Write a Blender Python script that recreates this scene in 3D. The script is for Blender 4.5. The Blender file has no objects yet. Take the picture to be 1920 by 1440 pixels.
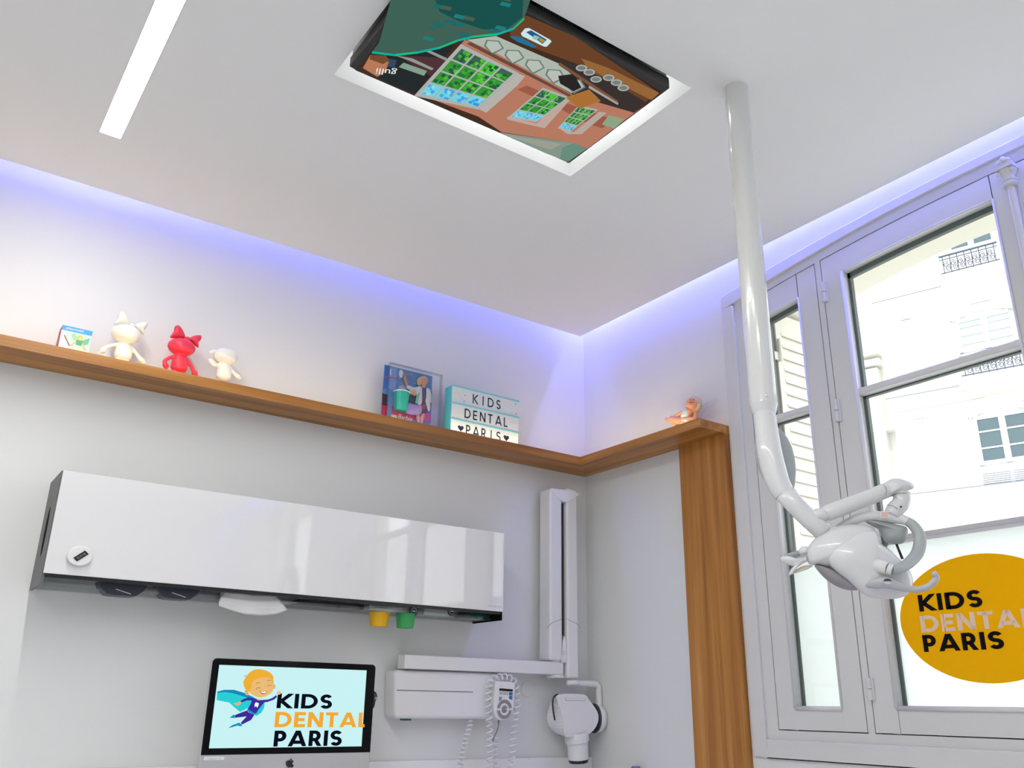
import bpy, bmesh, math, random
from mathutils import Vector, Matrix
random.seed(7)
PI = math.pi
SC = bpy.context.scene
COL = SC.collection

# ------------------------------------------------------------------ camera
FPX = 1642.5888
RW = [[0.8182666, -0.5746322, 0.0154162], [0.2093222, 0.2728797, -0.9389999], [0.5353728, 0.7715792, 0.3435716]]
CAM = Vector((-2.43, -2.92, 1.2))
Rm = Matrix(RW)                       # world -> camera (x right, y down, z forward)
cd = bpy.data.cameras.new('camera'); cam = bpy.data.objects.new('camera', cd); COL.objects.link(cam)
cd.sensor_width = 36.0; cd.sensor_fit = 'HORIZONTAL'; cd.lens = FPX / 1920 * 36.0
cd.clip_start = 0.05; cd.clip_end = 200
Rt = Rm.transposed()
right = Rt @ Vector((1, 0, 0)); down = Rt @ Vector((0, 1, 0)); fwd = Rt @ Vector((0, 0, 1))
m3 = Matrix((right, -down, -fwd)).transposed()
cam.matrix_world = Matrix.Translation(CAM) @ m3.to_4x4()
SC.camera = cam

# ------------------------------------------------------------------ view, sky, sun, lamps
SC.view_settings.view_transform = 'Standard'; SC.view_settings.look = 'None'
SC.view_settings.exposure = 0.29; SC.view_settings.gamma = 1.0; SC.view_settings.use_curve_mapping = False
W = bpy.data.worlds.new('sky'); SC.world = W; W.use_nodes = True
W.node_tree.nodes['Background'].inputs[0].default_value = (0.96, 0.98, 1.0, 1)
W.node_tree.nodes['Background'].inputs[1].default_value = 2.3

def area(name, loc, rot, sx, sy, power, color):
    l = bpy.data.lights.new(name, 'AREA'); l.shape = 'RECTANGLE'; l.size = sx; l.size_y = sy
    l.energy = power; l.color = color
    o = bpy.data.objects.new(name, l); COL.objects.link(o); o.location = loc; o.rotation_euler = rot
    return o
sun = bpy.data.lights.new('sun', 'SUN'); sun.energy = 2.0; sun.angle = 0.02; sun.color = (1, 0.97, 0.9)
so = bpy.data.objects.new('sun', sun); COL.objects.link(so); so.rotation_euler = Vector((0.75, 0.35, -0.95)).to_track_quat('-Z', 'Y').to_euler()
BLUE = (0.20, 0.22, 1.0)
WARM = (1.0, 0.80, 0.48)
# coloured LED strips hidden in the gap between the dropped ceiling and the walls
area('cove_led_left', (-2.2, -0.045, 2.925), (math.radians(16), 0, 0), 4.3, 0.012, 6.0, BLUE)
area('cove_led_right', (-0.045, -2.55, 2.925), (0, math.radians(-14), 0), 0.012, 5.0, 13.5, (0.24, 0.26, 1.0))
# warm LED strip let into the top of the wooden shelf
area('shelf_led_left', (-2.0, -0.145, 2.190), (PI - 0.25, 0, 0), 3.8, 0.008, 1.2, WARM)
area('shelf_led_right', (-0.140, -0.45, 2.190), (0, PI + 0.25, 0), 0.008, 0.6, 0.30, WARM)

# ------------------------------------------------------------------ pixels to planes of the room
def ray(x, y):
    return Rt @ Vector(((x - 960) / FPX, (y - 720) / FPX, 1.0))
def A(x, y, d=0.0):                  # on the plane d metres in front of the left wall
    r = ray(x, y); return CAM + r * ((-d - CAM.y) / r.y)
def B(x, y, d=0.0):                  # on the plane d metres in front of the window wall
    r = ray(x, y); return CAM + r * ((-d - CAM.x) / r.x)
def Z(x, y, z):
    r = ray(x, y); return CAM + r * ((z - CAM.z) / r.z)

# ------------------------------------------------------------------ materials
def mat(name, col, rough=0.5, cior=1.5, metal=0.0, coat=0.0, emit=None, es=1.0, bump=0.0, bscale=60, trans=0.0, alpha=1.0, spec=0.5):
    m = bpy.data.materials.new(name); m.use_nodes = True
    nt = m.node_tree; b = nt.nodes['Principled BSDF']
    b.inputs['Base Color'].default_value = (*col, 1); b.inputs['Roughness'].default_value = rough
    b.inputs['Metallic'].default_value = metal; b.inputs['Coat Weight'].default_value = coat
    b.inputs['Coat Roughness'].default_value = 0.03; b.inputs['Coat IOR'].default_value = cior
    b.inputs['Specular IOR Level'].default_value = spec
    b.inputs['Transmission Weight'].default_value = trans; b.inputs['Alpha'].default_value = alpha
    if emit: b.inputs['Emission Color'].default_value = (*emit, 1); b.inputs['Emission Strength'].default_value = es
    tc = nt.nodes.new('ShaderNodeTexCoord'); n = nt.nodes.new('ShaderNodeTexNoise'); n.inputs['Scale'].default_value = bscale
    nt.links.new(tc.outputs['Object'], n.inputs['Vector'])
    mr = nt.nodes.new('ShaderNodeMapRange'); mr.inputs[3].default_value = max(0, rough - 0.03); mr.inputs[4].default_value = min(1, rough + 0.03)
    nt.links.new(n.outputs['Fac'], mr.inputs[0]); nt.links.new(mr.outputs[0], b.inputs['Roughness'])
    if bump > 0:
        bp = nt.nodes.new('ShaderNodeBump'); bp.inputs['Strength'].default_value = bump; bp.inputs['Distance'].default_value = 0.002
        nt.links.new(n.outputs['Fac'], bp.inputs['Height']); nt.links.new(bp.outputs[0], b.inputs['Normal'])
    return m
def srgb(r, g, b):
    f = lambda c: ((c / 255 + 0.055) / 1.055) ** 2.4 if c > 10 else c / 255 / 12.92
    return (f(r), f(g), f(b))
def wood(name, axis):
    m = bpy.data.materials.new(name); m.use_nodes = True; nt = m.node_tree; b = nt.nodes['Principled BSDF']
    tc = nt.nodes.new('ShaderNodeTexCoord'); mp = nt.nodes.new('ShaderNodeMapping')
    sc = [26, 26, 26]; sc[axis] = 0.9; mp.inputs['Scale'].default_value = sc
    n = nt.nodes.new('ShaderNodeTexNoise'); n.inputs['Scale'].default_value = 1.0; n.inputs['Detail'].default_value = 7; n.inputs['Distortion'].default_value = 0.5
    sc2 = [150, 150, 150]; sc2[axis] = 4
    mp2 = nt.nodes.new('ShaderNodeMapping'); mp2.inputs['Scale'].default_value = sc2
    n2 = nt.nodes.new('ShaderNodeTexNoise'); n2.inputs['Scale'].default_value = 1.0; n2.inputs['Detail'].default_value = 3
    cr = nt.nodes.new('ShaderNodeValToRGB'); e = cr.color_ramp.elements
    e[0].position = 0.28; e[0].color = (*srgb(150, 94, 36), 1); e[1].position = 0.74; e[1].color = (*srgb(224, 162, 88), 1)
    k = e.new(0.5); k.color = (*srgb(194, 130, 58), 1)
    mx = nt.nodes.new('ShaderNodeMix'); mx.data_type = 'RGBA'; mx.blend_type = 'MULTIPLY'; mx.inputs[0].default_value = 0.35
    for a, c in ((tc.outputs['Object'], mp.inputs[0]), (tc.outputs['Object'], mp2.inputs[0]), (mp.outputs[0], n.inputs['Vector']), (mp2.outputs[0], n2.inputs['Vector']),
                 (n.outputs['Fac'], cr.inputs[0]), (cr.outputs[0], mx.inputs[6]), (n2.outputs['Fac'], mx.inputs[7]), (mx.outputs[2], b.inputs['Base Color'])):
        nt.links.new(a, c)
    b.inputs['Roughness'].default_value = 0.42
    return m
def thin_glass(name, tint=(0.97, 0.99, 0.98), refl=0.08):
    m = bpy.data.materials.new(name); m.use_nodes = True; nt = m.node_tree; nt.nodes.clear()
    o = nt.nodes.new('ShaderNodeOutputMaterial'); t = nt.nodes.new('ShaderNodeBsdfTransparent'); t.inputs[0].default_value = (*tint, 1)
    g = nt.nodes.new('ShaderNodeBsdfGlossy'); g.inputs['Roughness'].default_value = 0.02
    fr = nt.nodes.new('ShaderNodeLayerWeight'); fr.inputs[0].default_value = 0.25
    mu = nt.nodes.new('ShaderNodeMath'); mu.operation = 'MULTIPLY_ADD'; mu.inputs[1].default_value = 0.5; mu.inputs[2].default_value = refl * 0.5
    x = nt.nodes.new('ShaderNodeMixShader')
    nt.links.new(fr.outputs['Fresnel'], mu.inputs[0]); nt.links.new(mu.outputs[0], x.inputs[0])
    nt.links.new(t.outputs[0], x.inputs[1]); nt.links.new(g.outputs[0], x.inputs[2]); nt.links.new(x.outputs[0], o.inputs[0])
    return m
def film(name, col, tr=0.6):
    m = bpy.data.materials.new(name); m.use_nodes = True; nt = m.node_tree; nt.nodes.clear()
    o = nt.nodes.new('ShaderNodeOutputMaterial'); d = nt.nodes.new('ShaderNodeBsdfDiffuse'); d.inputs[0].default_value = (*col, 1)
    t = nt.nodes.new('ShaderNodeBsdfTranslucent'); t.inputs[0].default_value = (*col, 1); x = nt.nodes.new('ShaderNodeMixShader'); x.inputs[0].default_value = tr
    nt.links.new(d.outputs[0], x.inputs[1]); nt.links.new(t.outputs[0], x.inputs[2]); nt.links.new(x.outputs[0], o.inputs[0])
    return m
def glow(name, col, s):
    m = bpy.data.materials.new(name); m.use_nodes = True; nt = m.node_tree; nt.nodes.clear()
    o = nt.nodes.new('ShaderNodeOutputMaterial'); e = nt.nodes.new('ShaderNodeEmission'); e.inputs[0].default_value = (*col, 1); e.inputs[1].default_value = s
    nt.links.new(e.outputs[0], o.inputs[0]); return m

M = dict(
    wall=mat('wall_paint', (0.80, 0.80, 0.80), 0.6, bump=0.03, bscale=200), ceil=mat('ceiling_paint', (0.89, 0.90, 0.89), 0.8, bump=0.02, bscale=150),
    lower=mat('wall_laminate', (0.79, 0.80, 0.785), 0.45, spec=0.35), floor=mat('pale_vinyl_floor', (0.80, 0.80, 0.79), 0.4),
    gapshade=mat('gap_shade_black', (0.05, 0.05, 0.05), 0.8), winpaint=mat('window_paint', (0.71, 0.71, 0.705), 0.38, bump=0.02, bscale=90),
    gasket=mat('grey_spacer', srgb(92, 104, 100), 0.5), white=mat('white_plastic', (0.80, 0.80, 0.80), 0.32), gloss=mat('white_gloss', (0.86, 0.86, 0.86), 0.12, coat=0.8),
    lacquer=mat('white_lacquer_glass', (0.80, 0.80, 0.80), 0.3, coat=1.0, cior=2.0), lampw=mat('lamp_white_enamel', (0.70, 0.71, 0.71), 0.22, coat=0.4), lampg=mat('lamp_grey_plastic', srgb(168, 175, 175), 0.4),
    pole=mat('pole_enamel', (0.72, 0.73, 0.71), 0.14, coat=0.6),
    black=mat('black_plastic', (0.012, 0.012, 0.013), 0.25), blackg=mat('black_gloss', (0.006, 0.006, 0.007), 0.08, coat=0.5), dark=mat('dark_grey', (0.05, 0.055, 0.06), 0.5),
    alu=mat('brushed_aluminium', (0.62, 0.62, 0.62), 0.35, metal=0.85), grey=mat('grey_metal', srgb(112, 112, 112), 0.4, metal=0.3), midgrey=mat('mid_grey_plastic', srgb(140, 140, 140), 0.5), chrome=mat('chrome', (0.8, 0.8, 0.8), 0.1, metal=1),
    glassblack=mat('black_screen_border', (0.004, 0.004, 0.005), 0.12, spec=0.12), slotblack=mat('black_slot', (0.004, 0.004, 0.004), 0.9, spec=0.1), bezel=mat('tv_bezel', srgb(62, 62, 60), 0.3, metal=0.4), wx=wood('wood_grain_x', 0), wy=wood('wood_grain_y', 1), wz=wood('wood_grain_z', 2),
    glass=thin_glass('window_glass'), acrylic=thin_glass('clear_acrylic', (0.93, 0.95, 0.95), 0.1), clear=thin_glass('clear_blister', (0.97, 0.97, 0.98), 0.05),
    frost=film('frosted_film', (0.80, 0.86, 0.86), 0.55), yellow=film('yellow_film', srgb(238, 176, 16), 0.40), ink=film('black_film', (0.012, 0.01, 0.012), 0.05), whitefilm=film('white_film', (0.90, 0.89, 0.92), 0.50),
    red=mat('red_vinyl', srgb(232, 52, 74), 0.45), cream=mat('cream_vinyl', srgb(238, 236, 222), 0.45), ivory=mat('ivory_vinyl', srgb(240, 236, 226), 0.5),
    led=glow('led_diffuser', (1.0, 0.99, 0.97), 43.0),
)

# ------------------------------------------------------------------ mesh builder
def wpos(p):
    v = Vector((0, 0, 0))
    while p is not None: v += p.location; p = p.parent
    return v
class MB:
    def __init__(s): s.v = []; s.f = []; s.mi = []; s.mats = []; s.cur = 0
    def use(s, m):
        if m not in s.mats: s.mats.append(m)
        s.cur = s.mats.index(m); return s
    def add(s, vs, fs):
        o = len(s.v); s.v += [Vector(v) for v in vs]
        for f in fs: s.f.append([o + i for i in f]); s.mi.append(s.cur)
        return s
    def box(s, x0, x1, y0, y1, z0, z1):
        vs = [(x, y, z) for x in (x0, x1) for y in (y0, y1) for z in (z0, z1)]
        return s.add(vs, [(0, 1, 3, 2), (4, 6, 7, 5), (0, 4, 5, 1), (2, 3, 7, 6), (0, 2, 6, 4), (1, 5, 7, 3)])
    def prism(s, pts, ext):
        n = len(pts); e = Vector(ext); vs = [Vector(p) for p in pts]; vs += [v + e for v in vs]
        return s.add(vs, [list(range(n))[::-1], list(range(n, 2 * n))] + [(i, (i + 1) % n, n + (i + 1) % n, n + i) for i in range(n)])
    def poly(s, pts): return s.add(pts, [list(range(len(pts)))])
    def tube(s, path, rad, n=12, cap=True, closed=False, flat=1.0, up=None):
        P = [Vector(p) for p in path]; k = len(P); R_ = rad if isinstance(rad, (list, tuple)) else [rad] * k
        rings = []; u = None
        for i, p in enumerate(P):
            t = (P[min(i + 1, k - 1)] - P[max(i - 1, 0)]).normalized()
            if u is None:
                u = Vector(up) if up else (Vector((0, 0, 1)) if abs(t.z) < 0.9 else Vector((1, 0, 0)))
            u = (u - t * u.dot(t)).normalized(); w = t.cross(u)
            rings.append([p + (u * math.cos(2 * PI * j / n) + w * math.sin(2 * PI * j / n) * flat) * R_[i] for j in range(n)])
        o = len(s.v); s.v += [q for r in rings for q in r]
        for i in range(k - 1):
            for j in range(n):
                a = o + i * n + j; b = o + i * n + (j + 1) % n; s.f.append([a, b, b + n, a + n]); s.mi.append(s.cur)
        if cap:
            s.f.append([o + j for j in range(n)][::-1]); s.mi.append(s.cur)
            s.f.append([o + (k - 1) * n + j for j in range(n)]); s.mi.append(s.cur)
        return s
    def ball(s, c, rx, ry=None, rz=None, nu=20, nv=12, rot=None):
        ry = ry or rx; rz = rz or rx; c = Vector(c); vs = []; fs = []
        for i in range(nv + 1):
            th = PI * i / nv
            for j in range(nu):
                ph = 2 * PI * j / nu; q = Vector((rx * math.sin(th) * math.cos(ph), ry * math.sin(th) * math.sin(ph), rz * math.cos(th)))
                vs.append(c + (rot @ q if rot else q))
        for i in range(nv):
            for j in range(nu):
                a = i * nu + j; b = i * nu + (j + 1) % nu; fs.append((a, a + nu, b + nu, b))
        return s.add(vs, fs)
    def lathe(s, c, prof, n=28, axis=Vector((0, 0, 1))):      # prof: (radius, height along axis)
        ax = Vector(axis).normalized(); u = ax.orthogonal().normalized(); w = ax.cross(u); c = Vector(c); vs = []; fs = []
        for r, h in prof:
            for j in range(n): vs.append(c + ax * h + (u * math.cos(2 * PI * j / n) + w * math.sin(2 * PI * j / n)) * max(r, 1e-5))
        for i in range(len(prof) - 1):
            for j in range(n):
                a = i * n + j; b = i * n + (j + 1) % n; fs.append((a, b, b + n, a + n))
        return s.add(vs, fs)
    def inflate(s, outline, depth_front, depth_back, nrm, rings=7, centre=None, power=1.0):
        P = [Vector(p) for p in outline]; n = len(P); c = Vector(centre) if centre else sum(P, Vector()) / n; nrm = Vector(nrm).normalized(); vs = []; fs = []
        lv = [(-1 + i / rings) for i in range(rings)] + [i / rings for i in range(rings + 1)]
        for t in lv:
            a = abs(t) * PI / 2; k = math.cos(a) ** power; h = math.sin(a) * (depth_front if t > 0 else -depth_back)
            for p in P: vs.append(c + (p - c) * max(k, 0.001) + nrm * h)
        for i in range(len(lv) - 1):
            for j in range(n):
                a = i * n + j; b = i * n + (j + 1) % n; fs.append((a, b, b + n, a + n))
        return s.add(vs, fs)
    def build(s, name, m=None, parent=None, smooth=False, bevel=0, seg=2, remesh=0, sub=0, kind=None, label=None, base=None):
        me = bpy.data.meshes.new(name)
        if parent is not None: o0 = wpos(parent)
        elif base is not None: o0 = Vector(base)
        else:
            lo = [min(v[i] for v in s.v) for i in range(3)]; hi = [max(v[i] for v in s.v) for i in range(3)]
            o0 = Vector(((lo[0] + hi[0]) / 2, (lo[1] + hi[1]) / 2, lo[2]))
        me.from_pydata([tuple(v - o0) for v in s.v], [], s.f)
        for mm in (s.mats or [m]): me.materials.append(mm)
        for p, i in zip(me.polygons, s.mi): p.material_index = i; p.use_smooth = smooth
        bm = bmesh.new(); bm.from_mesh(me); bmesh.ops.remove_doubles(bm, verts=bm.verts, dist=1e-6)
        if not s.mats or smooth or bevel: bmesh.ops.recalc_face_normals(bm, faces=bm.faces)
        bm.to_mesh(me); bm.free()
        o = bpy.data.objects.new(name, me); COL.objects.link(o)
        if parent is not None: o.parent = parent
        else: o.location = o0
        if remesh:
            r = o.modifiers.new('remesh', 'REMESH'); r.mode = 'VOXEL'; r.voxel_size = remesh; r.use_smooth_shade = True
            q = o.modifiers.new('smooth', 'SMOOTH'); q.iterations = 6; q.factor = 0.5
        if bevel:
            b = o.modifiers.new('bevel', 'BEVEL'); b.width = bevel; b.segments = seg; b.limit_method = 'ANGLE'; b.angle_limit = math.radians(35)
            b.harden_normals = False
        if sub:
            q = o.modifiers.new('sub', 'SUBSURF'); q.levels = sub; q.render_levels = sub
        if kind: o['kind'] = kind
        if label: o['label'] = label
        return o
def tag(o, label=None, cat=None, group=None, kind=None):
    if label: o['label'] = label
    if cat: o['category'] = cat
    if group: o['group'] = group
    if kind: o['kind'] = kind
    return o
def empty(name, loc, label=None, cat=None, group=None, kind=None):
    o = bpy.data.objects.new(name, None); COL.objects.link(o); o.location = loc; o.empty_display_size = 0.05
    return tag(o, label, cat, group, kind)
def smooth_path(P, n=8, closed=False):
    P = [Vector(p) for p in P]; out = []; k = len(P)
    rng = range(k if closed else k - 1)
    for i in rng:
        g = (lambda j: P[j % k]) if closed else (lambda j: P[max(0, min(k - 1, j))])
        a, b, c, d = g(i - 1), g(i), g(i + 1), g(i + 2)
        for q in range(n):
            t = q / n; out.append(0.5 * ((2 * b) + (c - a) * t + (2 * a - 5 * b + 4 * c - d) * t * t + (3 * b - a - 3 * c + d) * t ** 3))
    if not closed: out.append(P[-1])
    return out
def lerp_list(vals, m):
    k = len(vals); return [vals[min(int(i * (k - 1) / (m - 1)), k - 2)] * (1 - (i * (k - 1) / (m - 1) - min(int(i * (k - 1) / (m - 1)), k - 2))) + vals[min(int(i * (k - 1) / (m - 1)), k - 2) + 1] * (i * (k - 1) / (m - 1) - min(int(i * (k - 1) / (m - 1)), k - 2)) for i in range(m)]

# ------------------------------------------------------------------ lettering
def arc(cx, cy, rx, ry, a0, a1, n=18):
    return [(cx + rx * math.cos(math.radians(a0 + (a1 - a0) * i / n)), cy + ry * math.sin(math.radians(a0 + (a1 - a0) * i / n))) for i in range(n + 1)]
def glyph(ch, t):
    h = t / 2
    if ch == 'K': return 0.74, [[(h, 0), (h, 1)], [(0.22 * (t / .2) ** .3, 0.50), (0.74 - h * .8 + .25, 1.25)], [(0.22, 0.50), (0.78 - h + .25, -0.25)]]
    if ch == 'I': return t, [[(h, 0), (h, 1)]]
    if ch == 'D': return 0.84, [[(h, 0), (h, 1)], [(h, 1 - h), (0.34, 1 - h)] + arc(0.34, 0.5, 0.50 - h, 0.5 - h, 90, -90)[1:] + [(h, h)]]
    if ch == 'S':
        r = (1 - t) / 4; cx = 0.31
        return 0.62, [arc(cx, 1 - h - r, 0.31 - h, r, 25, 270 - 0, 20)[0:] + arc(cx, h + r, 0.31 - h, r, 90, -155, 20)[1:]]
    if ch == 'E': return 0.58, [[(h, 0), (h, 1)], [(h, 1 - h), (0.58, 1 - h)], [(h, .5), (0.54, .5)], [(h, h), (0.58, h)]]
    if ch == 'N': return 0.80, [[(h, 0), (h, 1)], [(0.80 - h, 0), (0.80 - h, 1)], [(h - .25 * (.8 - t), 1.25), (0.80 - h + .25 * (.8 - t), -0.25)]]
    if ch == 'T': return 0.66, [[(0.33, 0), (0.33, 1)], [(0, 1 - h), (0.66, 1 - h)]]
    if ch == 'A': return 0.88, [[(h * .9 - .1, -0.25 + .0), (0.44 + .06, 1.2)], [(0.88 - h * .9 + .1, -0.25), (0.44 - .06, 1.2)], [(0.2, 0.26), (0.68, 0.26)]]
    if ch == 'L': return 0.52, [[(h, 0), (h, 1)], [(h, h), (0.52, h)]]
    if ch in 'PR':
        r = 0.27 - h / 2 * .6; g = [[(h, 0), (h, 1)], [(h, 1 - h), (0.30, 1 - h)] + arc(0.30, 1 - h - r, 0.30 - h, r, 90, -90)[1:] + [(h, 1 - h - 2 * r)]]
        if ch == 'R': g.append([(0.30, 0.5), (0.60 - h * .6 + .14, -0.22)])
        return (0.60 if ch == 'P' else 0.64), g
    if ch == 'H':   # heart
        return 0.8, None
    return 0.4, []
def clip(poly, y, keep_above):
    out = []
    for i in range(len(poly)):
        a = poly[i]; b = poly[(i + 1) % len(poly)]; ia = (a[1] >= y) == keep_above; ib = (b[1] >= y) == keep_above
        if a[1] == y: ia = True
        if b[1] == y: ib = True
        if ia: out.append(a)
        if ia != ib:
            t = (y - a[1]) / (b[1] - a[1]); out.append((a[0] + t * (b[0] - a[0]), y))
    return out
def glyph_polys(ch, t):
    w, strokes = glyph(ch, t); res = []
    if strokes is None:
        pts = []
        for i in range(28):
            a = 2 * PI * i / 28; pts.append((0.4 + 0.4 * math.sin(a) ** 3, 0.52 + 0.03 * (13 * math.cos(a) - 5 * math.cos(2 * a) - 2 * math.cos(3 * a) - math.cos(4 * a))))
        return w, [pts]
    for st in strokes:
        L = []; Rr = []
        for i, p in enumerate(st):
            a = Vector(st[max(i - 1, 0)]); b = Vector(p); c = Vector(st[min(i + 1, len(st) - 1)])
            d1 = (b - a).normalized() if i > 0 else (c - b).normalized(); d2 = (c - b).normalized() if i < len(st) - 1 else d1
            tt = (d1 + d2).normalized(); nn = Vector((-tt.y, tt.x)); k = t / 2 / max(0.4, nn.dot(Vector((-d1.y, d1.x))))
            L.append(b + nn * k); Rr.append(b - nn * k)
        for i in range(len(st) - 1):
            q = [tuple(L[i]), tuple(L[i + 1]), tuple(Rr[i + 1]), tuple(Rr[i])]
            q = clip(clip(q, 0.0, True), 1.0, False) if q else q
            if len(q) >= 3: res.append(q)
    return w, res
def stroke_text(mb, txt, P0, P1, V, t=0.2, gap=0.16, count=None, upto=None):
    """P0, P1: left and right end of the base line of the whole word; V: the height vector."""
    gl = [glyph_polys(c, t) for c in txt]; tot = sum(g[0] for g in gl) + gap * (len(txt) - 1)
    P0 = Vector(P0); U = (Vector(P1) - P0) / tot; V = Vector(V); x = 0
    for w, polys in gl:
        for q in polys:
            if upto is not None:
                q = [(min(a, upto * tot - x), b) for a, b in q]
                if max(a for a, b in q) - min(a for a, b in q) < 1e-4: continue
            mb.poly([P0 + U * (x + a) + V * b for a, b in q])
        x += w + gap
def font_text(mb, txt, P0, P1, V, shear=0.0):
    cu = bpy.data.curves.new('lettering', 'FONT'); cu.body = txt; cu.shear = shear
    o = bpy.data.objects.new('lettering', cu); COL.objects.link(o)
    dg = bpy.context.evaluated_depsgraph_get(); me = bpy.data.meshes.new_from_object(o.evaluated_get(dg))
    xs = [v.co.x for v in me.vertices]; ys = [v.co.y for v in me.vertices]
    if xs:
        x0, x1 = min(xs), max(xs); y0, y1 = min(ys), max(ys); P0 = Vector(P0); U = (Vector(P1) - P0) / (x1 - x0); V = Vector(V) / (y1 - y0)
        mb.add([P0 + U * (v.co.x - x0) + V * (v.co.y - y0) for v in me.vertices], [list(p.vertices) for p in me.polygons])
    bpy.data.objects.remove(o); bpy.data.curves.remove(cu); bpy.data.meshes.remove(me)

# ================================================================== THE ROOM
YB, XL, CZ, GAP = -5.2, -4.4, 2.76, 0.114
MB().box(XL, 0.4, YB, 0.3, -0.1, 0.0).build('floor', M['floor'], kind='structure')
MB().box(XL, 0.0, 0.0, 0.15, 0.0, 3.0).build('wall_left', M['wall'], kind='structure')
lp = MB().box(XL, -0.0035, -0.004, 0.0, 0.0, 2.150).build('trim_1', M['lower'], kind='structure')
MB().box(-0.004, 0.0, -0.60, -0.0035, 0.0, 2.150).build('trim_2', M['lower'], kind='structure')
MB().box(XL - 0.15, XL, YB, 0.15, 0.0, 3.0).build('wall_far_left', M['wall'], kind='structure')
MB().box(XL, 0.4, YB - 0.15, YB, 0.0, 3.0).build('wall_back', M['wall'], kind='structure')
YW0, YW1, YC0 = -0.842, -3.058, -1.95
zo = lambda y: 2.775 - 0.06 * (y - YC0) ** 2
zm = lambda y: 2.742 - 0.08 * (y - YC0) ** 2
zs = lambda y: 2.702 - 0.07 * (y - YC0) ** 2
zg = lambda y: 2.622 - 0.07 * (y - YC0) ** 2
def span(a, b, n=24): return [a + (b - a) * i / n for i in range(n + 1)]
def arch_band(mb, y0, y1, flo, fhi, x0, x1, n=24):
    ys = span(y0, y1, n)
    pts = [(x0, y, flo(y)) for y in ys] + [(x0, y, fhi(y)) for y in reversed(ys)]
    n_ = len(ys)
    for i in range(n_ - 1):
        a, b = ys[i], ys[i + 1]
        vs = [(x, y, f(y)) for x in (x0, x1) for y in (a, b) for f in (flo, fhi)]
        fs = [(0, 1, 3, 2), (4, 6, 7, 5), (0, 2, 6, 4), (1, 5, 7, 3)]
        if i == 0: fs.append((0, 4, 5, 1))
        if i == n_ - 2: fs.append((2, 3, 7, 6))
        mb.add(vs, fs)
    return mb
w = MB()
w.box(0, 0.07, YW0, 0.15, 0, 3.0); w.box(0, 0.07, -3.45, YW1, 0, 3.0); w.box(0, 0.07, YB, -5.05, 0, 3.0); w.box(0, 0.07, -5.05, -3.45, 0, 1.05); w.box(0, 0.07, -5.05, -3.45, 2.65, 3.0); w.box(0, 0.07, YW1, YW0, 0, 1.10)
arch_band(w, YW0, YW1, lambda y: zm(y), lambda y: 3.0, 0.0, 0.07)
w.build('wall_right', M['wall'], kind='structure')
M['stone'] = mat('cream_stone', srgb(232, 230, 216), 0.85, bump=0.1, bscale=30)
w = MB(); zso = lambda y: max(2.61, 2.713 - 0.2 * (y + 1.62) ** 2)
w.box(0.07, 0.35, -0.94, 0.3, 0, 3.4); w.box(0.07, 0.35, -3.5, -2.96, 0, 3.4); w.box(0.07, 0.35, YB, -5.0, 0, 3.4); w.box(0.07, 0.35, -5.0, -3.5, 0, 1.05); w.box(0.07, 0.35, -5.0, -3.5, 2.65, 3.4); w.box(0.07, 0.35, -2.96, -0.94, 0, 1.08)
arch_band(w, -0.94, -2.96, zso, lambda y: 3.4, 0.07, 0.35)
w.build('wall_outer', M['stone'], kind='structure')
# dropped ceiling with a lit gap along both walls and a recess for the screen
RX0, RX1, RY0, RY1 = -1.745, -0.944, -1.600, -1.081
LX0, LX1, LY0, LY1 = -2.202, -2.138, -3.7, -0.440
w = MB(); xs = [XL, LX0, LX1, RX0, RX1, -GAP]; 
def slab(x0, x1, y0, y1): w.box(x0, x1, y0, y1, CZ, CZ + 0.045)
slab(XL, LX0, YB, -GAP); slab(LX0, LX1, YB, LY0); slab(LX0, LX1, LY1, -GAP); slab(LX1, RX0, YB, -GAP)
slab(RX0, RX1, YB, RY0); slab(RX0, RX1, RY1, -GAP); slab(RX1, -GAP, YB, -GAP)
# recess walls and the slab above
w.box(RX0 - .02, RX0, RY0, RY1, CZ + .045, 2.94); w.box(RX1, RX1 + .02, RY0, RY1, CZ + .045, 2.94)
w.box(RX0 - .02, RX1 + .02, RY1, RY1 + .02, CZ + .045, 2.94); w.box(RX0 - .02, RX1 + .02, RY0 - .02, RY0, CZ + .045, 2.94)
w.build('ceiling', M['ceil'], kind='structure')
MB().box(XL, 0.0, YB, 0.0, 2.94, 3.0).build('ceiling_upper', M['ceil'], kind='structure')

# ------------------------------------------------------------------ the window
win = empty('window_1', (0, YC0, 1.054), kind='structure')
b = MB(); b.use(M['winpaint'])
for a0, a1 in ((-0.842, -0.900), (-3.0, -3.058)): b.box(-0.009, 0.06, min(a0, a1), max(a0, a1), 1.054, zm(-0.87) - 0.0)
b.box(-0.009, 0.06, -3.0, -0.9, 1.054, 1.108)
arch_band(b, -0.842, -3.058, zm, zo, -0.009, 0.06, 40)
b.build('casing', None, win, bevel=0.003)
b = MB(); b.use(M['winpaint'])
FY = [(-0.900, -0.945), (-1.269, -1.291), (-1.936, -1.964), (-2.609, -2.631), (-2.955, -3.0)]
for a0, a1 in FY:
    y0, y1 = min(a0, a1), max(a0, a1)
    arch_band(b, y1, y0, lambda y: 1.136, lambda y: zs(y) + 0.004, 0.001, 0.06, 2)
b.box(0.001, 0.06, -3.0, -0.9, 1.108, 1.136)
arch_band(b, -0.9, -3.0, lambda y: zs(y) + 0.004, lambda y: zm(y), 0.001, 0.06, 40)
b.build('fixed_frame', None, win, bevel=0.0015)
b = MB(); b.use(M['gapshade']); arch_band(b, -0.94, -2.96, lambda y: 1.12, lambda y: 1.145, 0.030, 0.034, 2)  # black strips stand in for the shade in the gaps round the sashes
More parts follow.
